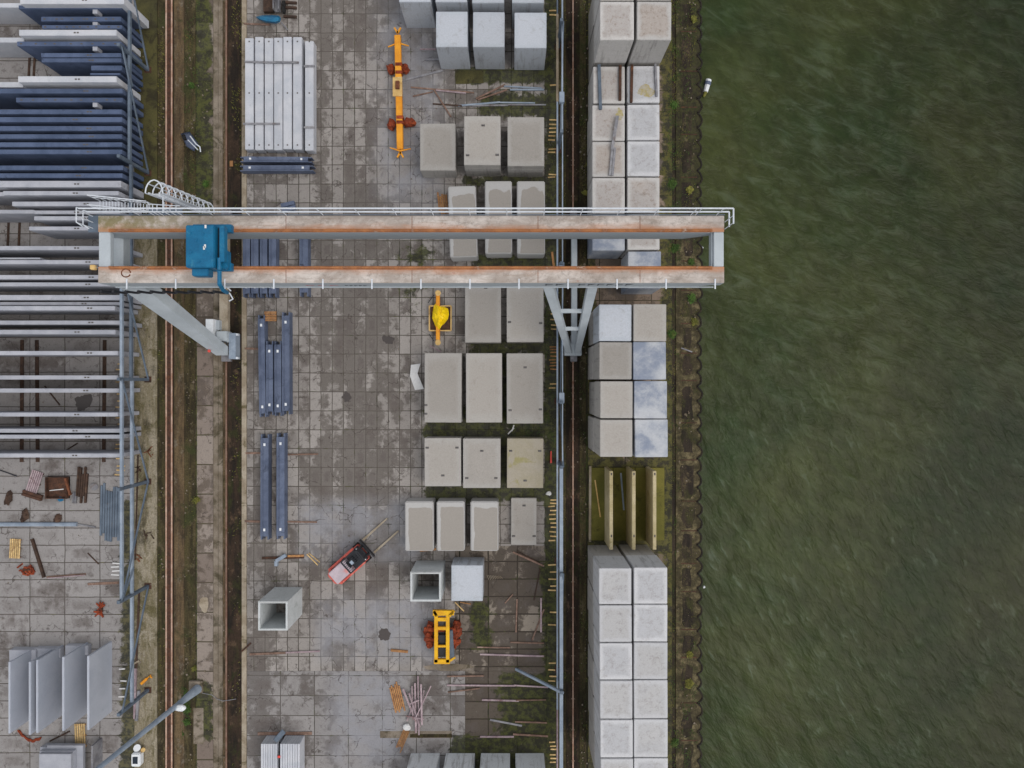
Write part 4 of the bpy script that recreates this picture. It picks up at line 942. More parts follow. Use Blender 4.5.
# landing with gate posts by the ladder
m = MB(); c0 = P(148, 205, 18.2); c1 = P(180, 213, 18.2)
for px in (148, 152.5, 157, 164, 170, 176): 
    q0 = P(px, 205 - (3 if px in (148, 164) else 0), 18.5); m.path([q0, Vector((q0.x, YN, 18.5)), Vector((q0.x, YN, ZT))], .035)
m.path([P(148, 204, 18.5), P(180, 206, 18.5)], .035); m.path([P(163, 197, 18.9), P(163, 213, 18.9)], .05)
m.build('landing_rail', 'rail_white', cr)
MB().box((P(148, 0, 17.3).x, YN + .06, 17.2), (P(182, 0, 17.3).x, YN + .6, 17.26)).build('landing_deck', 'steel_blue', cr)
# festoon cable loops below the south girder
fm = MB(); x = xc(104, 15)
while x < xc(221, 15):
    pts = [Vector((x + .95 * t, yc(283) - .35, ZB + .5 - .95 * math.sin(math.pi * t) ** .8)) for t in (0, .12, .3, .5, .7, .88, 1)]
    fm.path(pts, .1, 5); x += .98
fm.build('festoon_cable', 'black', cr)
MB().bar((XW + .3, yc(283) - .06, ZB + .72), (XE - .3, yc(283) - .06, ZB + .72), .09, .12).build('festoon_rail', 'crane_grey', cr)
# trolley
tr = MB(); ZR = ZT + .17
x0, x1 = xc(185.5, 19.4), xc(214, 19.4)
tr.box((x0, P(0, 267.5, 19.4).y, ZR + .2), (x1, P(0, 225, 19.4).y, 19.4))
trolley = tr.build('trolley', 'blue', cr, bevel=.06)
MB().box((P(192, 0, 19).x, P(0, 276, 19).y, ZR + .5), (P(208.5, 0, 19).x, P(0, 267.5, 19.4).y - .005, 19.05)).build('motor_cover', 'blue', trolley, bevel=.05)
MB().box((x0 - .1, yc(268.2) - .3, ZR), (x1 + .75, yc(268.2) + .3, ZR + .5)).build('wheel_carriage', 'blue', trolley, bevel=.03)
MB().box((x0 - .05, yc(230.3) - .3, ZR), (x1 + .75, yc(230.3) + .3, ZR + .5)).build('wheel_carriage', 'blue', trolley, bevel=.03)
MB().box((x1 + .01, P(0, 265, 19).y, 18.2), (x1 + .22, P(0, 227, 19).y, 18.7)).build('side_frame', 'black', trolley)
MB().box((x1 + .25, P(0, 262, 19).y, 18.5), (x1 + .62, P(0, 226, 19).y, 19.1)).build('side_rail', 'blue', trolley, bevel=.03)
MB().box((xc(221.3, 18.5), P(0, 269, 18.5).y, 17.9), (xc(228, 18.5), P(0, 250.5, 18.5).y, 18.6)).build('hoist_motor', 'blue', trolley, bevel=.06)
m = MB(); m.path([P(219, 258, 19), P(219.5, 270, 19), P(219.5, 284, 18.6), P(223, 290, 17.4), P(227, 292.5, 16)], .16, 8); m.build('cable_arm', 'blue', trolley)
m = MB(); m.path([P(226, 290, 15.5), P(230, 294, 15.2), P(233, 299, 15), P(229, 301, 15)], .05); m.path([P(227, 287, 15.5), P(231, 291, 15.3)], .05); m.build('cable_hook', 'rail_white', trolley)
for (px, py) in ((205.5, 226.5), (205, 246), (204, 248)): p = P(px, py, 19.41); MB().box((p.x - .07, p.y - .12, 19.40), (p.x + .07, p.y + .12, 19.415)).build('paint_chip', 'white', trolley)
for (px, py) in ((190, 233), (203, 234), (196, 240), (191, 252), (207, 253), (199, 261)): 
    p = P(px, py, 19.41); MB().tube((p.x, p.y, 19.38), (p.x, p.y, 19.46), .09, 8).build('bolt', 'blue', trolley)
p = P(93.5, 267.5, 17.5); MB().box((p.x - .18, p.y - .18, 17.3), (p.x + .18, p.y + .18, 17.7)).build('warning_lamp', 'cream', cr, bevel=.04)
MB().bar((p.x + .1, p.y, 17.45), (XW, p.y, 17.45), .08, .08).build('lamp_arm', 'steel_grey', cr)
# legs
FZ = 1.6
def leg(xt, yt, xf, yf, wt, wf, d=1.1, nm='leg'):
    a = Vector((xt, yt, ZB - .01)); b = Vector((xf, yf, FZ)); m = MB()
    vs = []
    for c, ww, dd in ((a, wt, d), (b, wf, d * .8)):
        for sx, sy in ((-1, -1), (1, -1), (1, 1), (-1, 1)): vs.append((c.x + sx * ww / 2, c.y + sy * dd / 2, c.z))
    m.add(vs, [(0, 1, 2, 3), (7, 6, 5, 4), (0, 4, 5, 1), (1, 5, 6, 2), (2, 6, 7, 3), (3, 7, 4, 0)])
    return m.build(nm, 'crane_grey', cr, bevel=.03)
SY, NY = yc(275, 15), yc(224, 15)
XL, XR = P(222, 0, FZ).x, P(573, 0, FZ).x
YFS, YFN = P(0, 351, FZ).y, P(0, 224, FZ).y
lt = (137 - 512) * PX * (1 - 15 / H)
leg(P(124, 0, 15).x, SY, XL, YFS, 2.05, 1.2); leg(P(124, 0, 15).x, NY, XL, YFN, 2.05, 1.2)
MB().box((P(111.5, 0, 15).x, SY + .5, ZB - 1.0), (P(123, 0, 15).x, NY - .5, ZB - .02)).build('portal_beam', 'crane_grey', cr, bevel=.03)
XVa, XVb = P(545.5, 0, 15).x, P(594.5, 0, 15).x
for (ty, fy) in ((SY, YFS), (NY, YFN)):
    leg(XVa, ty, XR - .38, fy, .85, .55, .7); leg(XVb, ty, XR + .42, fy, .85, .55, .7)
    for t in (.42, .66):      # struts of the V
        a = Vector((XVa, ty, ZB)).lerp(Vector((XR - .38, fy, FZ)), t); b = Vector((XVb, ty, ZB)).lerp(Vector((XR + .42, fy, FZ)), t)
        MB().bar(a, b, .34, .34).build('cross_strut', 'crane_grey', cr)
    MB().box((XR - .85, fy - .45, .75), (XR + .85, fy + .75, FZ + .05)).build('foot_block', 'crane_grey', cr, bevel=.05)
    p = Vector((XR + .45, fy - .1, FZ + .06)); MB().tube(p, p + Vector((0, 0, .05)), .13, 10).build('red_lamp', 'red_spot', cr)
p = Vector((P(209.5, 0, 3).x, P(0, 351, 3).y, 3)); MB().tube(p, p + Vector((0, 0, .12)), .14, 10).build('red_lamp', 'red_spot', cr)
for X, lo, nm in ((P(225, 0, 1).x, .42, 'sill_beam'), (P(574, 0, 1).x, .28, 'sill_beam')):
    MB().box((X - lo, YFS - .3, .75), (X + lo, YFN + .3, 1.35)).build(nm, 'crane_grey' if lo < .3 else 'kerb', cr, bevel=.03)
    for fy in (YFS, YFN):
        b_ = MB(); b_.box((X - lo - .05, fy - 1.0, .35), (X + lo + .05, fy + 1.6, .8)); bo = b_.build('bogie', 'steel_grey', cr, bevel=.04)
        for dy in (-.6, 1.1):
            MB().tube((X - .12, fy + dy, .36), (X + .12, fy + dy, .36), .3, 14).build('wheel', 'rust_dark', bo)
MB().box((P(205.5, 0, 2.6).x, P(0, 336, 2.6).y, .9), (P(213, 0, 2.6).x, P(0, 319, 2.6).y, 2.6)).build('switch_cabinet', 'white_lamp', cr, bevel=.03)
MB().box((P(213.3, 0, 2).x, P(0, 330, 2).y, .9), (P(219, 0, 2).x, P(0, 320, 2).y, 1.9)).build('switch_cabinet', 'crane_grey', cr, bevel=.03)
MB().box((P(216, 0, 2.2).x, P(0, 342, 2.2).y, 1.0), (P(227, 0, 2.2).x, P(0, 331, 2.2).y, 2.2)).build('drive_box', 'crane_grey', cr, bevel=.05)
dv = MB().box((P(228.5, 0, 1.7).x, P(0, 359, 1.7).y, .5), (P(235.5, 0, 1.7).x, P(0, 333, 1.7).y, 1.7)).build('drive_box', 'steel_light', cr, bevel=.05)
for y in (334.5, 358): p = P(236.3, y, 1.6); MB().box((p.x - .12, p.y - .1, 1.2), (p.x + .15, p.y + .1, 1.6)).build('buffer', 'rail_white', cr)
m = MB(); m.path([P(219, 342.5, 2.3), P(222, 341.5, 2.7), P(226, 342, 2.7), P(227, 345, 2.3)], .06); m.build('cable_loop', 'black', cr)

# ---------------------------------------------------------------- forklift
def forklift():
    c = P(352, 561); ang = math.atan2(42, 47)   # forward direction, towards upper right
    r = empty('forklift', 'red forklift with pale hood and black cage, forks pointing to the upper right', 'forklift', c)
    f = Vector((math.cos(ang), math.sin(ang), 0)); s_ = Vector((-f.y, f.x, 0))
    def W(a, b, z): return c + f * a + s_ * b * 1.16 + Vector((0, 0, z))
    def bx(a0, a1, b0, b1, z0, z1, nm, m_, par=r, bev=.05, inset=0):
        v = []
        for z, k in ((z0, 0), (z1, inset)):
            v += [W(a0 + k, b0 + k, z), W(a1 - k, b0 + k, z), W(a1 - k, b1 - k, z), W(a0 + k, b1 - k, z)]
        return MB().add(v, [(3, 2, 1, 0), (4, 5, 6, 7), (0, 1, 5, 4), (1, 2, 6, 5), (2, 3, 7, 6), (3, 0, 4, 7)]).build(nm, m_, par, bevel=bev)
    bx(-2.0, 1.8, -.78, .78, .35, 1.0, 'chassis', 'red')
    # rounded counterweight
    pts = [(-1.7, -.85), (-2.25, -.62), (-2.42, -.3), (-2.3, 0), (-2.42, .3), (-2.25, .62), (-1.7, .85)]
    n = len(pts); vs = [W(a, b, .3) for a, b in pts] + [W(a + .06, b * .96, 1.35) for a, b in pts]
    MB().add(vs, [tuple(range(n)), tuple(range(2 * n - 1, n - 1, -1))] + [(i, n + i, n + (i + 1) % n, (i + 1) % n) for i in range(n)]).build('counterweight', 'red', r, bevel=.08)
    bx(-2.05, .1, -.64, .62, 1.0, 1.66, 'hood', 'hood', inset=.03)
    bx(-1.98, 1.3, -.86, -.66, .95, 1.15, 'side_step', 'red'); bx(-1.98, 1.3, .66, .86, .95, 1.15, 'side_step', 'red')
    bx(.12, 1.78, -.7, .7, 1.0, 1.06, 'cab_floor', 'black', bev=.01)
    bx(.15, .75, -.32, .32, 1.0, 1.45, 'seat', 'black', bev=.08)
    bx(.05, .17, -.3, .3, 1.4, 1.95, 'seat_back', 'black', bev=.04)
    for a, b in ((-.0, -.66), (-.0, .66), (1.75, -.66), (1.75, .66)):
        MB().bar(W(a, b, 1.0), W(.05 + a * .93, b * .93, 2.55), .1, .1).build('cage_post', 'black', r)
    g_ = MB()
    for b in (-.6, .6): g_.bar(W(.0, b, 2.6), W(1.7, b, 2.6), .12, .1)
    for a in (.0, 1.7): g_.bar(W(a, -.6, 2.6), W(a, .6, 2.6), .12, .1)
    for k in range(6): b = -.42 + k * .17; g_.bar(W(.05, b, 2.6), W(1.65, b, 2.6), .045, .06)
    g_.build('roof_cage', 'black', r)
    bx(.65, .95, -.16, .16, 2.68, 2.74, 'roof_label', 'steel_light', bev=0)
    for b in (-.42, .42): MB().bar(W(2.05, b, .15), W(1.95, b, 3.1), .16, .2).build('mast_rail', 'black', r)
    for z in (.5, 1.6, 3.0): MB().bar(W(2.0, -.45, z), W(2.0, .45, z), .1, .12).build('mast_cross_bar', 'black', r)
    MB().bar(W(2.2, -.95, .7), W(2.2, .95, .7), .1, .5).build('fork_carriage', 'black', r)
    for b in (-.72, .72):
        MB().bar(W(2.25, b, .12), W(5.5, b, .1), .22, .08, w2=.15).build('fork', 'kerb', r)
    for a in (-1.45, 1.45):
        for b in (-.78, .78):
            w_ = MB().tube(W(a, b - .14, .36), W(a, b + .14, .36) if False else W(a, b, .36) + s_ * .14, .36, 16).build('tyre', 'rubber', r)
    for b in (-.55, .55): MB().tube(W(1.75, b, 2.1), W(1.85, b, 2.1), .1, 8).build('headlight', 'white_lamp', r)
    MB().tube(W(1.2, 0, 1.5), W(1.28, 0, 1.6), .2, 12).build('steering_wheel', 'black', r)
forklift()

# ---------------------------------------------------------------- amber lifting beam at the top
r = empty('lifting_beam', 'long amber lifting beam with rusty clamps lying on the yard', 'lifting beam', P(399, 94))
MB().bar(P(397.8, 36, .7), P(400.3, 150, .7), .62, .6).build('beam_body', 'amber', r, bevel=.05)
c = P(397.5, 86.5, 1.1); MB().box((c.x - .48, c.y - .95, .95), (c.x + .45, c.y + .95, 1.12)).build('centre_plate', 'cream', r, bevel=.03)
MB().box((c.x - .18, c.y - .3, 1.1), (c.x + .22, c.y + .5, 1.32)).build('lifting_lug', 'rust', r, bevel=.04)
for y in (64, 72, 78 + 39, 122): 
    c = P(398 + (y - 36) * .022, y, 1.02); MB().box((c.x - .33, c.y - .16, .38), (c.x + .33, c.y + .16, 1.025)).build('clamp_band', 'rust_red', r)
for (x, y, rx, ry) in ((391, 69.5, .42, .5), (405, 69, .4, .5), (391.5, 125, .45, .55), (409, 122.5, .7, .42)):
    m = MB(); m.blob(P(x, y, .4), rx, ry, .4, x, .45, 10, 6); m.build('grab_jaw', 'rust_red', r)
for (cx, cy, sg) in ((397.6, 33.5, -1), (400.4, 152, 1)):
    m = MB(); p = P(cx, cy, .75)
    for dx, dy in ((-.3, .55), (0, .25), (.3, .55)): m.bar(p, p + Vector((dx, -sg * dy, 0)), .16, .2)
    m.build('end_claw', 'amber', r)
for sg, (cx, cy, e) in ((1, (398, 43, 1)), (-1, (400, 151, -1))):
    m = MB(); p = P(cx, cy, .85)
    m.bar(p, p + Vector((-1.0, -.35 * e, -.1)), .14, .14, w2=.07); m.bar(p, p + Vector((1.05, -.25 * e, -.1)), .14, .14, w2=.07); m.build('hook_arm', 'amber', r)

# frame with yellow tarpaulin
r = empty('covered_winch', 'rusty square frame half covered by a bright yellow tarpaulin', 'covered winch', P(440, 318))
m = MB(); a = P(430, 331); b = P(451.5, 306.5)
for (p, q) in (((a.x, a.y), (b.x, a.y)), ((b.x, a.y), (b.x, b.y)), ((b.x, b.y), (a.x, b.y)), ((a.x, b.y), (a.x, a.y))):
    m.bar((p[0], p[1], .5), (q[0], q[1], .5), .12, .15)
m.build('square_frame', 'cream', r)
MB().box((a.x + .1, a.y + .1, .15), (b.x - .1, b.y - .1, .4)).build('base_plate', 'rust_dark', r)
MB().bar(P(438, 293, .7), P(438, 343, .7), .38, .4).build('lifting_spine', 'amber', r, bevel=.04)
for y in (293, 342.5): MB().tube(P(438, y, .6), P(438, y, 1.05), .28, 14).build('end_drum', 'cream', r)
for (x0, y0, x1, y1) in ((434, 295, 428, 303), (429, 334, 434, 341), (430, 306, 429, 314)): MB().bar(P(x0, y0, .3), P(x1, y1, .3), .07, .07).build('link_rod', 'black', r)
# tarpaulin: lumpy draped sheet
out = [(435.5, 303.5), (438, 303), (440, 306.5), (444, 306.5), (448, 308.5), (449, 314), (448, 319), (445, 323), (441.5, 326), (439.5, 329.5), (436.5, 329), (434.5, 324), (432.2, 318), (432.8, 311), (433.8, 306)]
cx, cy = 440, 316; vs = []; rings = 6
for k in range(rings + 1):
    t = k / rings
    for i, (x, y) in enumerate(out):
        for hh in (0, .5):
            j = (i + hh) % len(out); i2 = (i + 1) % len(out)
            ox = out[i][0] * (1 - hh) + out[i2][0] * hh; oy = out[i][1] * (1 - hh) + out[i2][1] * hh
            z = .72 + .8 * (1 - t ** 2.2) + .16 * math.sin(i * 1.9 + t * 4) * t + .14 * mnoise.noise(Vector((ox * .4 * t, oy * .4 * t, k)))
            vs.append(P(cx + (ox - cx) * t, cy + (oy - cy) * t, z))
nn = len(out) * 2
fs = [(k * nn + i, k * nn + (i + 1) % nn, (k + 1) * nn + (i + 1) % nn, (k + 1) * nn + i) for k in range(rings) for i in range(nn)]
MB().add(vs, fs).build('tarpaulin', 'tarp', r)

# yellow and rust grab
r = empty('block_grab', 'yellow frame grab with rusty red jaws standing below the open culvert', 'grab', P(443, 636))
m = MB()
for x in (436.2, 447.8): m.bar(P(x, 615, 1.6), P(x, 662, 1.6), .34, .4)
m.bar(P(434, 661, 1.6), P(450, 661, 1.6), .45, .4); m.bar(P(434.5, 628, 1.6), P(449.5, 628, 1.6), .3, .35); m.bar(P(436, 619, 1.6), P(448, 619, 1.6), .35, .35)
m.bar(P(433, 612.5, 1.6), P(454, 612.5, 1.6), .55, .4, w2=.45); m.bar(P(436.5, 646, 1.6), P(447.5, 646, 1.6), .2, .25); m.bar(P(434, 610.5, 1.65), P(437, 616, 1.65), .3, .3); m.bar(P(454, 610.5, 1.65), P(449, 616, 1.65), .3, .3)
m.build('yellow_frame', 'yellow', r, bevel=.02)
m = MB(); m.bar(P(442, 634, 1.1), P(442, 656, 1.1), .7, .5); m.build('gear_box', 'black', r, bevel=.04)
MB().bar(P(450.5, 630, 1.2), P(452, 657, 1.0), .45, .3).build('side_box', 'steel_blue', r, bevel=.03)
for (x, y, rx, ry) in ((429, 636, .5, .8), (430, 626, .4, .5), (456, 634, .55, .8), (457, 625, .4, .5), (430, 643, .4, .5), (455, 643, .5, .5)):
    m = MB(); m.blob(P(x, y, .6), rx, ry, .55, x * .3, .5, 9, 5); m.build('grab_jaw', 'rust_red', r)
m = MB(); m.bar(P(424, 629, .9), P(462, 630, .9), .4, .3); m.bar(P(424, 639, .9), P(461, 641, .9), .35, .3); m.build('jaw_arm', 'rust_red', r, bevel=.04)
lying('steel_profile', 448, 662, 455, 657, 2, .15, 'yellow', 'yellow bar lying right of the grab foot', 'steel profile')

# white folded sheet
m = MB(); q = [P(411, 365, .05), P(420.5, 363.5, .1), P(417.5, 373.5, .35), P(424, 389, .12), P(415, 390, .05), P(410, 376, .3)]
vs = q + [p + Vector((0, 0, .03)) for p in q]
m.add(vs, [(0, 1, 2, 5), (5, 2, 3, 4), (9, 8, 7, 6)[:0] or (6, 7, 8, 11), (11, 8, 9, 10), (0, 1, 7, 6), (1, 2, 8, 7), (2, 3, 9, 8), (3, 4, 10, 9), (4, 5, 11, 10), (5, 0, 6, 11)])
tag(m.build('folded_sheet', 'white', loc=P(416, 377)), 'white folded sheet lying left of the longest blocks', 'sheet')

# ---------------------------------------------------------------- loose rods, planks and small stuff on the yard
loose = [
 (400, 81.5, 443, 70.5, 2, 'steel_grey', 'grey pole slanting up to the pale block right of the lifting beam', 'pole'),
 (426, 60, 441, 59.5, 1.8, 'steel_grey', 'short grey bar sticking out from under the pale block, lower', 'pole'),
 (420, 49.5, 436, 49.5, 1.2, 'pink_steel', 'short lilac bar under the pale block, upper', 'pole'),
 (411, 87.5, 474, 93, 1.4, 'timber_old', 'long thin brown lath, uppermost of the scattered ones', 'lath'),
 (413, 96.5, 433, 92, 1.2, 'timber_old', 'short brown lath left of the scattered laths', 'lath'),
 (434, 90, 451, 117, 1.4, 'timber_old', 'brown lath running steeply down across the others', 'lath'),
 (436, 90.5, 466, 93.5, 1.4, 'pink_steel', 'lilac lath beside the upper scattered laths', 'lath'),
 (476, 99, 505, 85, 1.6, 'timber_old', 'brown plank slanting up towards the paired pale bars', 'plank'),
 (478, 100, 507, 90, 1.4, 'timber_old', 'second brown plank slanting up below its twin', 'plank'),
 (504, 86.5, 542, 88.5, 1.4, 'steel_light', 'upper pale bar right of the slanting planks', 'bar'),
 (510, 90, 544, 90, 1.6, 'steel_light', 'lower pale bar right of the slanting planks', 'bar'),
 (458, 106, 500, 102.5, 1.6, 'steel_light', 'pale bar at the left of the long low run', 'bar'),
 (472, 105.8, 508, 105.5, 1.6, 'steel_grey', 'grey bar in the middle of the long low run', 'bar'),
 (500, 102.8, 535, 103.2, 1.3, 'steel_light', 'pale thin bar at the upper right of the long low run', 'bar'),
 (508, 105, 546, 105, 1.2, 'steel_grey', 'grey thin bar at the right end of the long low run', 'bar'),
 (433, 104, 462, 106, 1.2, 'timber_dark', 'dark lath leading into the long low run of bars', 'lath'),
 (513, 552, 544, 566, 1.6, 'timber_old', 'brown rod slanting down below the low flat slab', 'rod'),
 (517, 551, 540, 563, .9, 'timber_dark', 'dark rod next to the slanting brown rod', 'rod'),
 (540, 568, 534, 600, 1, 'timber_dark', 'thin dark rod hanging down from the slanting rod', 'rod'),
 (517, 599, 516, 632, 1.5, 'timber_old', 'upright brown rod on the wide slabs', 'rod'),
 (541, 598, 541, 632, 1.6, 'pink_steel', 'lilac rod upright near the battens', 'rod'),
 (544, 609, 532, 640, 1.4, 'timber_old', 'brown rod crossing the lilac one', 'rod'),
 (505, 603, 513, 594, 1.2, 'timber_old', 'short brown rod right of the pale blurred block', 'rod'),
 (477, 647, 510, 647.5, 1.2, 'timber_old', 'thin brown plank above the mossy planks, left', 'plank'),
 (510, 642, 544, 643, 1.4, 'timber_old', 'brown plank above the mossy planks, right', 'plank'),
 (480, 654, 544, 656, 1.6, 'pink_steel', 'long lilac plank across the wide slabs', 'plank'),
 (447, 676, 484, 675.5, 1.3, 'timber_old', 'brown plank right of the grab, uppermost of three', 'plank'),
 (447, 685, 515, 685.5, 1.5, 'pink_steel', 'long lilac plank right of the loose lilac heap', 'plank'),
 (514, 685, 548, 687, 1.3, 'pink_steel', 'lilac plank under the leaning stay', 'plank'),
 (448, 692, 480, 688, 1.3, 'timber_old', 'brown plank, lowest of three right of the grab', 'plank'),
 (482, 699.5, 519, 700.5, 1.6, 'pink_steel', 'lilac plank in the dark mossy field, upper left', 'plank'),
 (516, 700, 546, 699.5, 1.2, 'timber_old', 'brown plank in the dark mossy field, upper right', 'plank'),
 (490, 719.5, 522, 725.5, 1.8, 'steel_grey', 'grey bar lying slanted in the dark mossy field', 'bar'),
 (515, 721.5, 547, 722.5, 1.5, 'timber_old', 'brown plank right of the slanted grey bar', 'plank'),
 (480, 736.5, 514, 736.5, 1.8, 'pink_steel', 'lilac plank above the bottom blocks, left', 'plank'),
 (513, 734, 548, 736, 1.8, 'timber_old', 'brown plank above the bottom blocks, right', 'plank'),
 (391, 650, 408, 651.5, 2.4, 'timber_orange', 'small orange beam left of the yellow grab', 'beam'),
 (250, 654, 286, 652.5, 2, 'timber_old', 'brown plank left part on the yard below the lone culvert', 'plank'),
 (284, 652.5, 320, 651, 1.6, 'pink_steel', 'lilac plank right part on the yard below the lone culvert', 'plank'),
 (262, 558, 304, 557, 2.4, 'rust_dark', 'dark rusty bar below the lower blue beam pair', 'bar'),
 (288, 556, 304, 555.5, 2, 'timber_orange', 'orange brown bar beside the dark rusty bar', 'bar'),
 (307, 554, 318, 565, .9, 'timber', 'thin pale stick slanting down right of the rusty bar', 'stick'),
 (309, 553, 320, 562, .7, 'timber', 'second thin pale stick beside its twin', 'stick'),
 (430, 345.5, 441, 352, 1.4, 'pink_steel', 'short pale stick below the tarpaulin frame', 'stick'),
 (455, 602, 464, 611, 1, 'timber', 'pale stick below the blurred pale block, left', 'stick'),
 (460, 602, 471, 604, .9, 'timber_orange', 'orange stick below the blurred pale block, right', 'stick'),
 (420, 550.5, 436, 549, 2, 'timber_orange', 'orange timber under the damp grey blocks', 'timber'),
 (242, 651, 251, 643, 1.6, 'rust_dark', 'rusty rod crossing the kerb near the lone culvert', 'rod'),
 (258, 733.5, 312, 733, 3, 'timber_old', 'weathered beam behind the strapped profile stack', 'beam'),
]
for (x0, y0, x1, y1, w_, m_, lab, cat) in loose:
    lying('loose_' + cat, x0, y0, x1, y1, w_, .07 + random.uniform(0, .05), m_, lab, cat, random.uniform(.002, .05))
# row of fine tie rods
r = empty('tie_rod_pile', 'small pile of thin white tie rods right of the blurred block', 'tie rods', P(494, 578))
for k in range(9):
    MB().bar(P(487 + k * 1.6, 575 + k * .1, .08), P(489 + k * 1.7, 580 - k * .2, .08), .035, .035).build('tie_rod', 'kerb', r)
# timber by the amber beam bottom (orange bundle behind crane rail)
bundle('timber_bundle', 442, 194, 444, 214, 10, 5, 'timber_orange', 'bundle of orange laths just above the crane left of the damp block', 'timber bundle', th=.12)
bundle('timber_bundle', 394.5, 686, 400.5, 711, 11, 6, 'timber_orange', 'bundle of brown laths left of the loose lilac heap', 'timber bundle', gap=.3, th=.12)
bundle('timber_bundle', 408, 727, 399, 748, 7, 5, 'timber_orange', 'bundle of rust and white laths below the lilac heap', 'timber bundle', gap=.35, th=.1)
m = MB(); m.blob(P(407, 727, .25), .42, .33, .2, 4, .3); tag(m.build('white_bag', 'white', loc=P(407, 727)), 'small white bag between the lilac heap and the lath bundle', 'bag')
r = empty('profile_heap', 'loose heap of pale lilac steel profiles crossing each other', 'profile heap', P(416, 705))
for (x0, y0, x1, y1, w_) in [(403, 689, 417, 724, 1.8), (415, 683, 416, 733, 1.6), (418, 676, 419, 735, 1.2), (421, 684, 422, 725, 1.5), (424, 690, 420, 722, 1), (431, 686, 416, 717, .9), (412, 686, 413, 720, 1.2), (407, 721, 415, 700, 1.1), (409, 693, 420, 727, 1.4), (410, 704, 419, 700, 1.2), (406, 716, 424, 719, 1), (423, 700, 417, 730, 1.2)]:
    z = random.uniform(.1, .55); MB().bar(P(x0, y0, z), P(x1, y1, z + random.uniform(-.1, .2)), w_ * .11, .1).build('profile', 'pink_steel', r)
# small bracket near the blue pair
r = empty('steel_bracket', 'short pale blue bracket standing on the dark rusty bar', 'bracket', P(282, 559))
MB().bar(P(276, 561, .5), P(286, 555, .5), .35, .3).build('bracket_body', 'steel_light', r, bevel=.03)
MB().box((P(276, 565).x, P(276, 565).y, .1), (P(279, 560).x, P(279, 560).y, .5)).build('bracket_foot', 'steel_light', r)
# strapped profile stack at the bottom
r = empty('profile_stack', 'strapped stack of ribbed pale panels at the bottom edge near the kerb', 'panel stack', P(281, 760))
for (xa, xb, z) in ((261, 277.4, 1.8), (280.2, 300, 1.8)):
    n_ = 7 if xa < 270 else 8
    for k in range(n_):
        u0 = xa + (xb - xa) * k / n_; u1 = xa + (xb - xa) * (k + .85) / n_
        a = P(u0, 800, z); b_ = P(u1, 744, z); MB().box((a.x, a.y, .15), (b_.x, b_.y, z - .02 * (k % 2))).build('ribbed_panel', 'panel_white', r)
MB().bar(P(278.8, 742, 1.2), P(278.8, 800, 1.2), .22, .2).build('gap_strip', 'black', r)
MB().bar(P(275, 741, 1.9), P(284, 731, 1.2), .5, .25).build('clamp_bar', 'steel_blue', r, bevel=.03)
p = P(278.8, 757, 1.9); MB().box((p.x - .12, p.y - .1, 1.75), (p.x + .12, p.y + .1, 1.9)).build('red_tag', 'red_spot', r)

# teal covered trailer at the top
r = empty('small_trailer', 'grey trailer with a teal boat shaped cover at the top edge', 'trailer', P(270, 10))
out = [(255.5, 17), (262, 15.3), (272, 15), (279, 15.6), (281, 18.5), (280, 22), (276, 23.7), (266, 22.6), (259, 20)]
n_ = len(out); cxx, cyy = 270, 19
vs = [P(x, y, .7) for x, y in out] + [P(cxx + (x - cxx) * .8, cyy + (y - cyy) * .6, 1.15) for x, y in out] + [P(cxx, cyy, 1.25)]
MB().add(vs, [(i, (i + 1) % n_, n_ + (i + 1) % n_, n_ + i) for i in range(n_)] + [(n_ + i, n_ + (i + 1) % n_, 2 * n_) for i in range(n_)] + [tuple(range(n_))]).build('teal_cover', 'teal', r)
a = P(276, 14); b_ = P(282, -16)
m = MB(); m.box((a.x, a.y, .3), (b_.x, b_.y, .45)); m.box((a.x, a.y, .45), (a.x + .08, b_.y, 1.0)); m.box((b_.x - .08, a.y, .45), (b_.x, b_.y, 1.0)); m.build('trailer_bed', 'steel_grey', r)
MB().box((P(265, 0).x, P(0, 14).y, .1), (P(275, 0).x, P(0, -16).y, .5)).build('deck_boards', 'timber_dark', r)
for y in (4, 10): MB().tube(P(283, y, .35), P(285, y, .35), .33, 12).build('wheel', 'rubber', r)
MB().bar(P(281, 22, .4), P(288, 30, .2), .1, .1).build('drawbar', 'steel_grey', r)
for i, y in enumerate((3, 8, 17)): lying('loose_timber', 284, y, 297, y + .6, 2.2, .2, 'timber_dark', f"dark timber baulk right of the trailer, {['upper', 'middle', 'lower'][i]}", 'timber', 0)

# blue barrow between the tracks
r = empty('hand_cart', 'small dark blue tipped hand cart between the rusty rails', 'hand cart', P(189, 142))
a = P(181.5, 134); tub = [(181.5, 134.5), (189.5, 133), (197, 143), (193.5, 150), (187, 146)]
vs = [P(x, y, .15) for x, y in tub] + [P(188.5 + (x - 188.5) * 1.15, 141 + (y - 141) * 1.15, .65) for x, y in tub]; n_ = 5
MB().add(vs, [tuple(range(5))] + [(i, (i + 1) % 5, 5 + (i + 1) % 5, 5 + i) for i in range(5)]).build('tub', 'beam_blue', r)
m = MB(); m.path([P(190, 136, .7), P(196, 144, .8), P(200, 147, .7), P(200.5, 152, .6)], .06); m.path([P(188, 140, .7), P(195, 147, .8), P(198, 150, .6)], .05); m.build('handle', 'rail_white', r)
MB().tube(P(183, 138, .3), P(185.5, 137, .3), .28, 12).build('wheel', 'rubber', r)
m = MB(); p = P(231.3, 163.5, .02); m.box((p.x - .16, p.y - .28, -.05), (p.x + .16, p.y + .28, .03)); tag(m.build('cable_box', 'timber_orange', loc=p), 'tiny ochre box in the dark channel beside the piles', 'box')

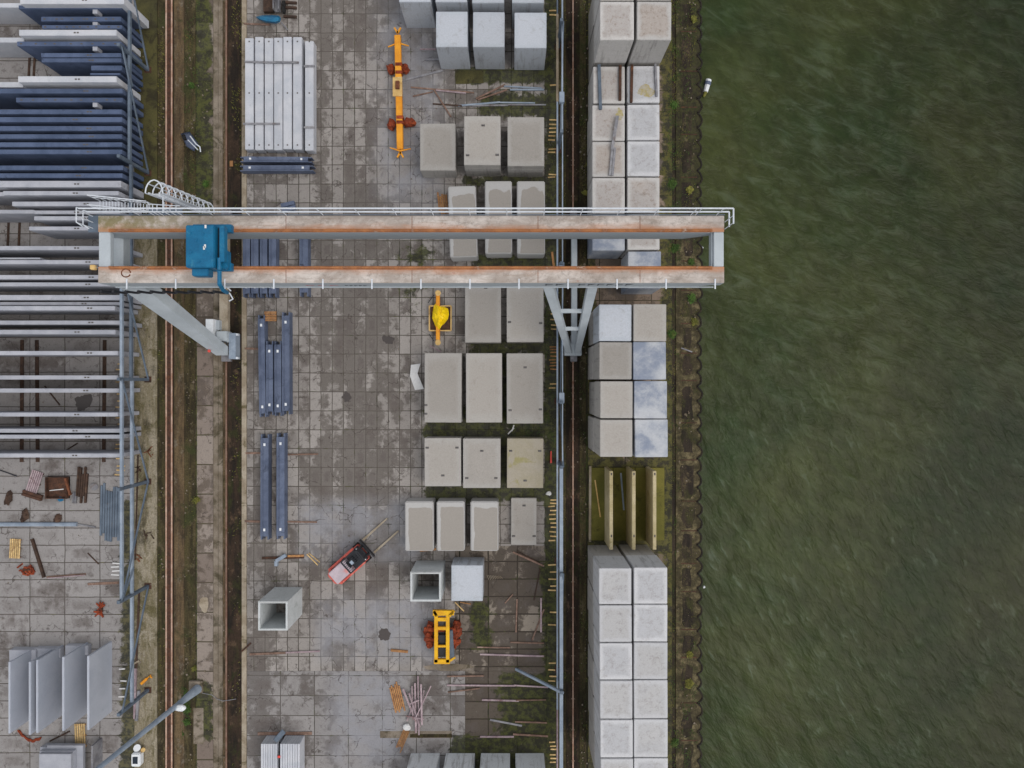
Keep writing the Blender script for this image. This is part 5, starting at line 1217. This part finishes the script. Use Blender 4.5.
# ---------------------------------------------------------------- tall blue lamp mast
r = empty('lamp_mast', 'tall blue grey lamp mast rising from the mossy track strip, leaning out of frame', 'lamp mast', P(198, 688))
b0 = P(197.5, 689, .3); b1 = P(36, 818, 20.5)
mid = b0.lerp(b1, .16)
MB().tube(b0, mid, .46, 12, .26).build('mast_base', 'steel_light', r)
MB().tube(mid, b1, .25, 12, .17).build('mast_pole', 'steel_light', r)
MB().box((P(190, 0).x, P(0, 692).y, -.02), (P(203.5, 0).x, P(0, 680).y, .3)).build('foundation', 'strip', r, bevel=.04)
p = b0.lerp(b1, .2) + Vector((.55, -.1, -.3)); m = MB(); m.blob(p, .55, .33, .25, 2, .1); m.build('control_box', 'white_lamp', r)
MB().bar(b1 + Vector((-1, 0, 0)), b1 + Vector((1, 0, 0)), .15, .15).build('lamp_bar', 'steel_light', r)
for dx in (-.9, 0, .9): MB().box((b1.x + dx - .25, b1.y - .3, b1.z - .1), (b1.x + dx + .25, b1.y + .3, b1.z + .25)).build('floodlight', 'black', r)
m = MB(); pts = [P(202, 693, .05), P(212, 695, .05), P(217, 699, .05), P(223, 701, .08), (P(230, 700, .05)), P(236, 699, .05)]; m.path(pts, .032); tag(m.build('white_hose', 'steel_grey', loc=P(218, 697)), 'thin pale hose crossing the crane rail by the mast', 'hose')
# small machine at the bottom of the concrete strip
r = empty('pump_unit', 'small white pump unit with dark window at the bottom edge', 'pump unit', P(135, 760))
a = P(131, 767, .9); b_ = P(140, 754, .9); MB().box((a.x, a.y, .15), (b_.x, b_.y, .9)).build('housing', 'white_lamp', r, bevel=.08)
a = P(132.5, 764, .93); b_ = P(137.5, 757, .93); MB().box((a.x, a.y, .9), (b_.x, b_.y, .93)).build('window', 'gl', r)
MB().tube(P(137, 748, .1), P(137, 748, .7), .33, 14).build('tank', 'white_lamp', r); MB().tube(P(143, 750, .1), P(143, 750, .5), .22, 12).build('small_tank', 'cream', r)
MB().bar(P(128, 772, .2), P(143, 772, .2), .1, .3).build('axle', 'black', r)
# orange tool and grey posts on the strip
r = empty('orange_breaker', 'small orange tool lying on the concrete strip beside the frame foot', 'tool', P(146, 680))
MB().bar(P(141, 684, .15), P(147, 678.5, .15), .26, .22).build('tool_body', 'amber', r, bevel=.03); MB().bar(P(147, 678.5, .15), P(151, 675, .15), .1, .1).build('tool_shaft', 'amber', r); MB().bar(P(149.5, 675.5, .15), P(152, 678, .15), .1, .1).build('tool_grip', 'amber', r)
lying('steel_profile', 136, 668, 135.5, 718, 2.4, .2, 'pink_steel', 'long lilac profile standing along the frame foot', 'steel profile', 0)
lying('steel_profile', 139.5, 690, 137, 720, 2.6, .2, 'steel_grey', 'grey profile lying beside the lilac one', 'steel profile', 0)
lying('steel_profile', 133.5, 664, 140, 660, 1.6, .2, 'kerb', 'short pale stick above the lilac profile', 'steel profile', 0)
lying('timber_post', 139.5, 590, 136.5, 668, 1.8, .1, 'timber_dark', 'dark timber edging along the concrete strip', 'timber post', .01)
lying('timber_post', 138.2, 455, 135.5, 560, 1.2, .08, 'timber_dark', 'dark timber edging beside the blue steel bundle', 'timber post', .01)
for i, (x, y, rx) in enumerate([(150, 452, .35), (149, 535, .55), (139, 558, .3), (138, 470, .25)]):
    m = MB()
    for k in range(5): c = P(x, y, .05) + Vector((random.uniform(-rx, rx), random.uniform(-.3, .3), 0)); d = Vector((random.uniform(-.4, .4), random.uniform(-.3, .3), 0)); m.bar(c - d, c + d, .08, .08)
    tag(m.build('timber_scrap', 'timber_dark' if i % 2 else 'rust', loc=P(x, y)), ['rust brown scraps on the concrete strip near the last light panel', 'dark scraps on the mossy strip between the frame posts', 'rusty scraps at the frame rail beside the white battens', 'dark scraps under the rail beside the brown crate'][i], 'scrap')
# manhole and patches
m = MB(); m.tube(P(114, 548, -.01), P(114, 548, .012), .28, 18); tag(m.build('manhole_cover', 'store', loc=P(114, 548)), 'round manhole cover in the left slabs', 'manhole')
def stain_sheet(x, y, rx, ry, z, sd_):
    c = P(x, y, z); pts = []
    for i in range(40):
        t = 2 * math.pi * i / 40; k = 1 + .45 * mnoise.noise(Vector((math.cos(t) * .9 + sd_ * .73, math.sin(t) * .9 + .3, sd_ * .41))) + .3 * mnoise.noise(Vector((math.cos(t) * 2.6 + sd_, math.sin(t) * 2.6, sd_)))
        pts.append(c + Vector((rx * PX * k * math.cos(t), ry * PX * k * math.sin(t), 0)))
    return MB().add([c] + pts, [(0, i + 1, (i + 1) % 40 + 1) for i in range(40)])
def puddle(x, y, rx, ry, lab, m_='puddle', z=.006, sd_=0):
    struct(stain_sheet(x, y, rx, ry, z, sd_).build('wet_patch', m_))
puddle(384, 635.5, 6, 6, '', sd_=2); puddle(346, 397, 4, 5, '', sd_=4); puddle(388, 340, 6, 4, '', sd_=7, m_='puddle'); puddle(83, 402, 8, 9, '', sd_=5)
puddle(448, 667, 22, 4, '', m_='strip', sd_=3); rect('worn_slab', 193.5, 203.5, 708, 744, 'strip', .004, .02); puddle(204, 605, 5, 8, '', m_='kerb', sd_=14)
rect('wet_slab', 455.6, 469, 70.5, 84, 'moss_dark', .004, .02); rect('wet_slab', 469.3, 483.5, 70.5, 83.2, 'moss_dark', .004, .02)
M['lichen'] = weathered('yellow_lichen', (166, 156, 124), (154, 142, 92), (162, 157, 146), 1.6, 0, .15, amt3=(.45, .55), sc3=2.5)
for root, x, y, rx, ry, q_ in ((YB[1][0], 619, 114.5, 3, 5.5, 4), (YB[0][1], 645, 91, 7, 6, 6)):
    stain_sheet(x, y, rx, ry, 4.405, q_).build('lichen_patch', 'lichen', root)
# cracked slab edge channel near the bottom
struct(MB().box((P(380, 0).x, P(0, 738).y, -.1), (P(452, 0).x, P(0, 731).y, .003)).build('drain_channel', 'strip'))
struct(MB().box((P(410, 0).x, P(0, 737.5).y, -.1), (P(452, 0).x, P(0, 734).y, .008)).build('drain_channel', 'moss_soil'))

# ---------------------------------------------------------------- weeds, debris
def tuft(x, y, rad, n, m_, label, h=.35):
    """a low weed: leaflets scattered in uneven cushions, thinning outwards"""
    c = P(x, y); mb = MB(); cs = [(random.gauss(0, rad * .1), random.gauss(0, rad * .14), random.uniform(.4, .6) * rad) for _ in range(6)]
    for k in range(n):
        ax, ay, ar = random.choice(cs); q0 = c + Vector((ax + random.gauss(0, ar * .45), ay + random.gauss(0, ar * .45), -.08 + random.uniform(0, h) * max(0, 1 - math.hypot(ax, ay) / rad / 1.6)))
        t = random.uniform(0, 6.283); ln = random.uniform(.05, .16); d = Vector((math.cos(t), math.sin(t), random.uniform(-.2, .7))) * ln; w_ = Vector((-math.sin(t), math.cos(t), 0)) * ln * .32
        mb.add([q0, q0 + d * .5 + w_, q0 + d, q0 + d * .5 - w_], [(0, 1, 2, 3)])
    mb.blob(c + Vector((0, 0, -.06)), rad * .55, rad * .6, .14, x, .5, 10, 5)
    return tag(mb.build('weed_clump', m_, loc=c), label, 'weed', 'weeds on the quay and tracks')
for (x, y, rad, m_, lab) in [(673.5, 105, .7, 'leaf', 'green weed by the quay blocks near the floating bottle'), (672, 184, .75, 'leaf', 'green weed by the quay just above the crane'), (675, 248, .8, 'leaf', 'bright weed on the quay between the girders'),
    (691, 262, .6, 'leaf', 'weed half under the lower girder at the quay edge'), (692, 298, .8, 'leaf', 'weed on the quay cap just below the crane'), (672, 334, .7, 'leaf', 'weed beside the clean grey blocks'), (694, 322, .6, 'leaf_dry', 'olive weed at the sheet pile edge below the crane'),
    (690, 654, .5, 'leaf_dry', 'yellow green weed on the quay cap beside the lower row'), (689, 684, .8, 'leaf_dry', 'dry straggly weed on the quay cap lower down'), (675, 742, .7, 'leaf', 'green weed near the bottom of the quay'), (690, 190, .6, 'leaf_dry', 'dry grass tuft on the quay cap above the crane'),
    (585, 193, .4, 'leaf_dry', 'yellow weed beside the quay track above the crane'), (187, 709, .6, 'leaf', 'green weed at the foot of the lamp mast'), (187, 722, .5, 'leaf', 'green weed lower down beside the lamp mast'), (192, 86, .5, 'leaf', 'green weed between the tracks near the top'),
    (206, 184, .6, 'leaf', 'dark green weed between the tracks beside the crane ladder'), (195, 668, .35, 'leaf_dry', 'yellow weed just above the lamp mast foot'), (197, 500, .5, 'leaf_dry', 'olive weed across the track paving'), (694, 20, .5, 'leaf_dry', 'dry weed on the quay cap near the top edge')]:
    tuft(x, y, rad, 330, m_, lab)
gr = MB()
for k in range(9000):                                    # thin grass along joints and verges
    zone = random.choice([(668, 679, 1), (668, 679, 1), (676, 697, 1), (676, 697, 1), (676, 697, 1), (546, 556, 1), (556, 566, 1), (580, 588, 1), (184, 196, .8), (158, 165, .6), (232, 241, .3)])
    x = random.uniform(zone[0], zone[1]); y = random.uniform(-10, 780) if random.random() < .6 else random.uniform(-10, 240)
    if mnoise.noise(Vector((x * .06, y * .025, zone[0]))) < .05: continue
    q0 = P(x, y) - Vector((0, 0, .08)); t = random.uniform(0, 6.28); ln = random.uniform(.06, .2)
    q1 = q0 + Vector((math.cos(t) * ln, math.sin(t) * ln, .08 + random.uniform(.05, .2))); w_ = Vector((-math.sin(t), math.cos(t), 0)) * .03
    gr.add([q0 - w_, q0 + w_, q1], [(0, 1, 2)])
struct(gr.build('grass', 'leaf_dry'), 'stuff')
pb = MB()
for k in range(380):                                     # pebbles and flakes
    z_ = random.choice([(676, 697), (566, 580), (588, 600), (228, 241), (158, 222), (247, 556), (0, 157)]); x = random.uniform(*z_); y = random.uniform(0, 768); c = P(x, y, .02); s_ = random.uniform(.03, .09)
    pb.add([c + Vector((s_ * math.cos(t), s_ * math.sin(t), 0)) for t in (0, 1.6, 3.0, 4.5)] + [c + Vector((0, 0, .05))], [(0, 1, 4), (1, 2, 4), (2, 3, 4), (3, 0, 4)])
struct(pb.build('gravel', 'strip'), 'stuff')
rb = MB()
for k in range(900):
    z_ = random.choice([(185, 196), (185, 213), (157, 165), (213, 226), (134, 157), (676, 698), (580, 588)]); c = P(random.uniform(*z_), random.uniform(0, 768), -.03)
    if mnoise.noise(c * .35) < -.05: continue
    rr_ = random.uniform(.04, .15) * random.random() ** .5; t0 = random.uniform(0, 6)
    base = [c + Vector((rr_ * random.uniform(.6, 1.2) * math.cos(t0 + t), rr_ * random.uniform(.6, 1.2) * math.sin(t0 + t), 0)) for t in (0, 1.25, 2.5, 3.8, 5.0)]
    rb.add(base + [b + Vector((0, 0, .06 + rr_ * .35)) for b in base], [(5, 6, 7, 8, 9)] + [(i, (i + 1) % 5, 5 + (i + 1) % 5, 5 + i) for i in range(5)])
struct(rb.build('rubble', 'strip'), 'stuff')
gc = MB()
for k in range(15000):
    x0_, x1_, ya, yb = random.choice([(668, 680, 0, 300), (668, 680, 0, 300), (672, 696, 0, 260), (669, 679, 300, 768), (682, 698, 640, 768), (183, 200, 0, 220), (182, 190, 680, 740), (579, 587, 0, 768), (545, 556, 260, 500), (504, 553, 405, 436)])
    x = random.uniform(x0_, x1_); y = random.uniform(ya, yb)
    v = mnoise.noise(Vector((x * .12, y * .07, 4)))
    if v < .08: continue
    c = P(x, y, random.uniform(-.02, .22 * v)); t = random.uniform(0, 6.283); ln = random.uniform(.04, .13); d = Vector((math.cos(t), math.sin(t), random.uniform(-.3, .6))) * ln; w_ = Vector((-math.sin(t), math.cos(t), 0)) * ln * .35
    gc.add([c, c + d * .5 + w_, c + d, c + d * .5 - w_], [(0, 1, 2, 3)])
struct(gc.build('ground_cover', 'leaf_low'), 'stuff')
r = empty('plastic_drum', 'white and blue plastic canister floating against the sheet piles', 'canister', P(706, 88, -2.4))
MB().tube(P(708.5, 80, -2.25), P(705.5, 92, -2.25), .32, 10, .24).build('canister_body', 'white_lamp', r)
MB().tube(P(708, 82, -2.2), P(707.3, 85, -2.2), .335, 10).build('blue_band', 'beam_blue', r); MB().tube(P(705.5, 92, -2.3), P(703.5, 97, -2.35), .22, 8, .1).build('canister_neck', 'leaf_dry', r)
m = MB(); m.blob(P(701.5, 248, -2.25), .2, .2, .2, 1, .05); tag(m.build('float_ball', 'white_lamp', loc=P(701.5, 248, -2.4)), 'small white ball floating at the piles between the girders', 'float')
m = MB(); m.blob(P(704, 587, -2.3), .14, .14, .12, 1, .1); tag(m.build('float_ball', 'white_lamp', loc=P(704, 587, -2.4)), 'tiny white float at the piles beside the lower quay row', 'float')
lying('steel_profile', 681, 348, 692, 352, 1.2, .1, 'steel_grey', 'short grey bar on the quay cap beside the blue stained blocks', 'steel profile', 0)
m = MB(); m.bar(P(551, 451, .1), P(551, 463, .1), .1, .1, w2=.2); tag(m.build('red_cone', 'red_spot', loc=P(551, 457)), 'slim red marker lying beside the mossy edged block', 'marker')
m = MB(); m.blob(P(548.5, 493.5, .1), .3, .2, .12, 7, .5); tag(m.build('crumpled_bag', 'white', loc=P(548, 494)), 'crumpled white bag above the ladder of battens', 'bag')
m = MB(); m.bar(P(508, 434, .1), P(514, 428, .2), .12, .08); m.bar(P(512, 431, .1), P(514, 425, .2), .12, .08); tag(m.build('white_scrap', 'white', loc=P(510, 431)), 'white scrap in the dark gap below the longest blocks', 'scrap')
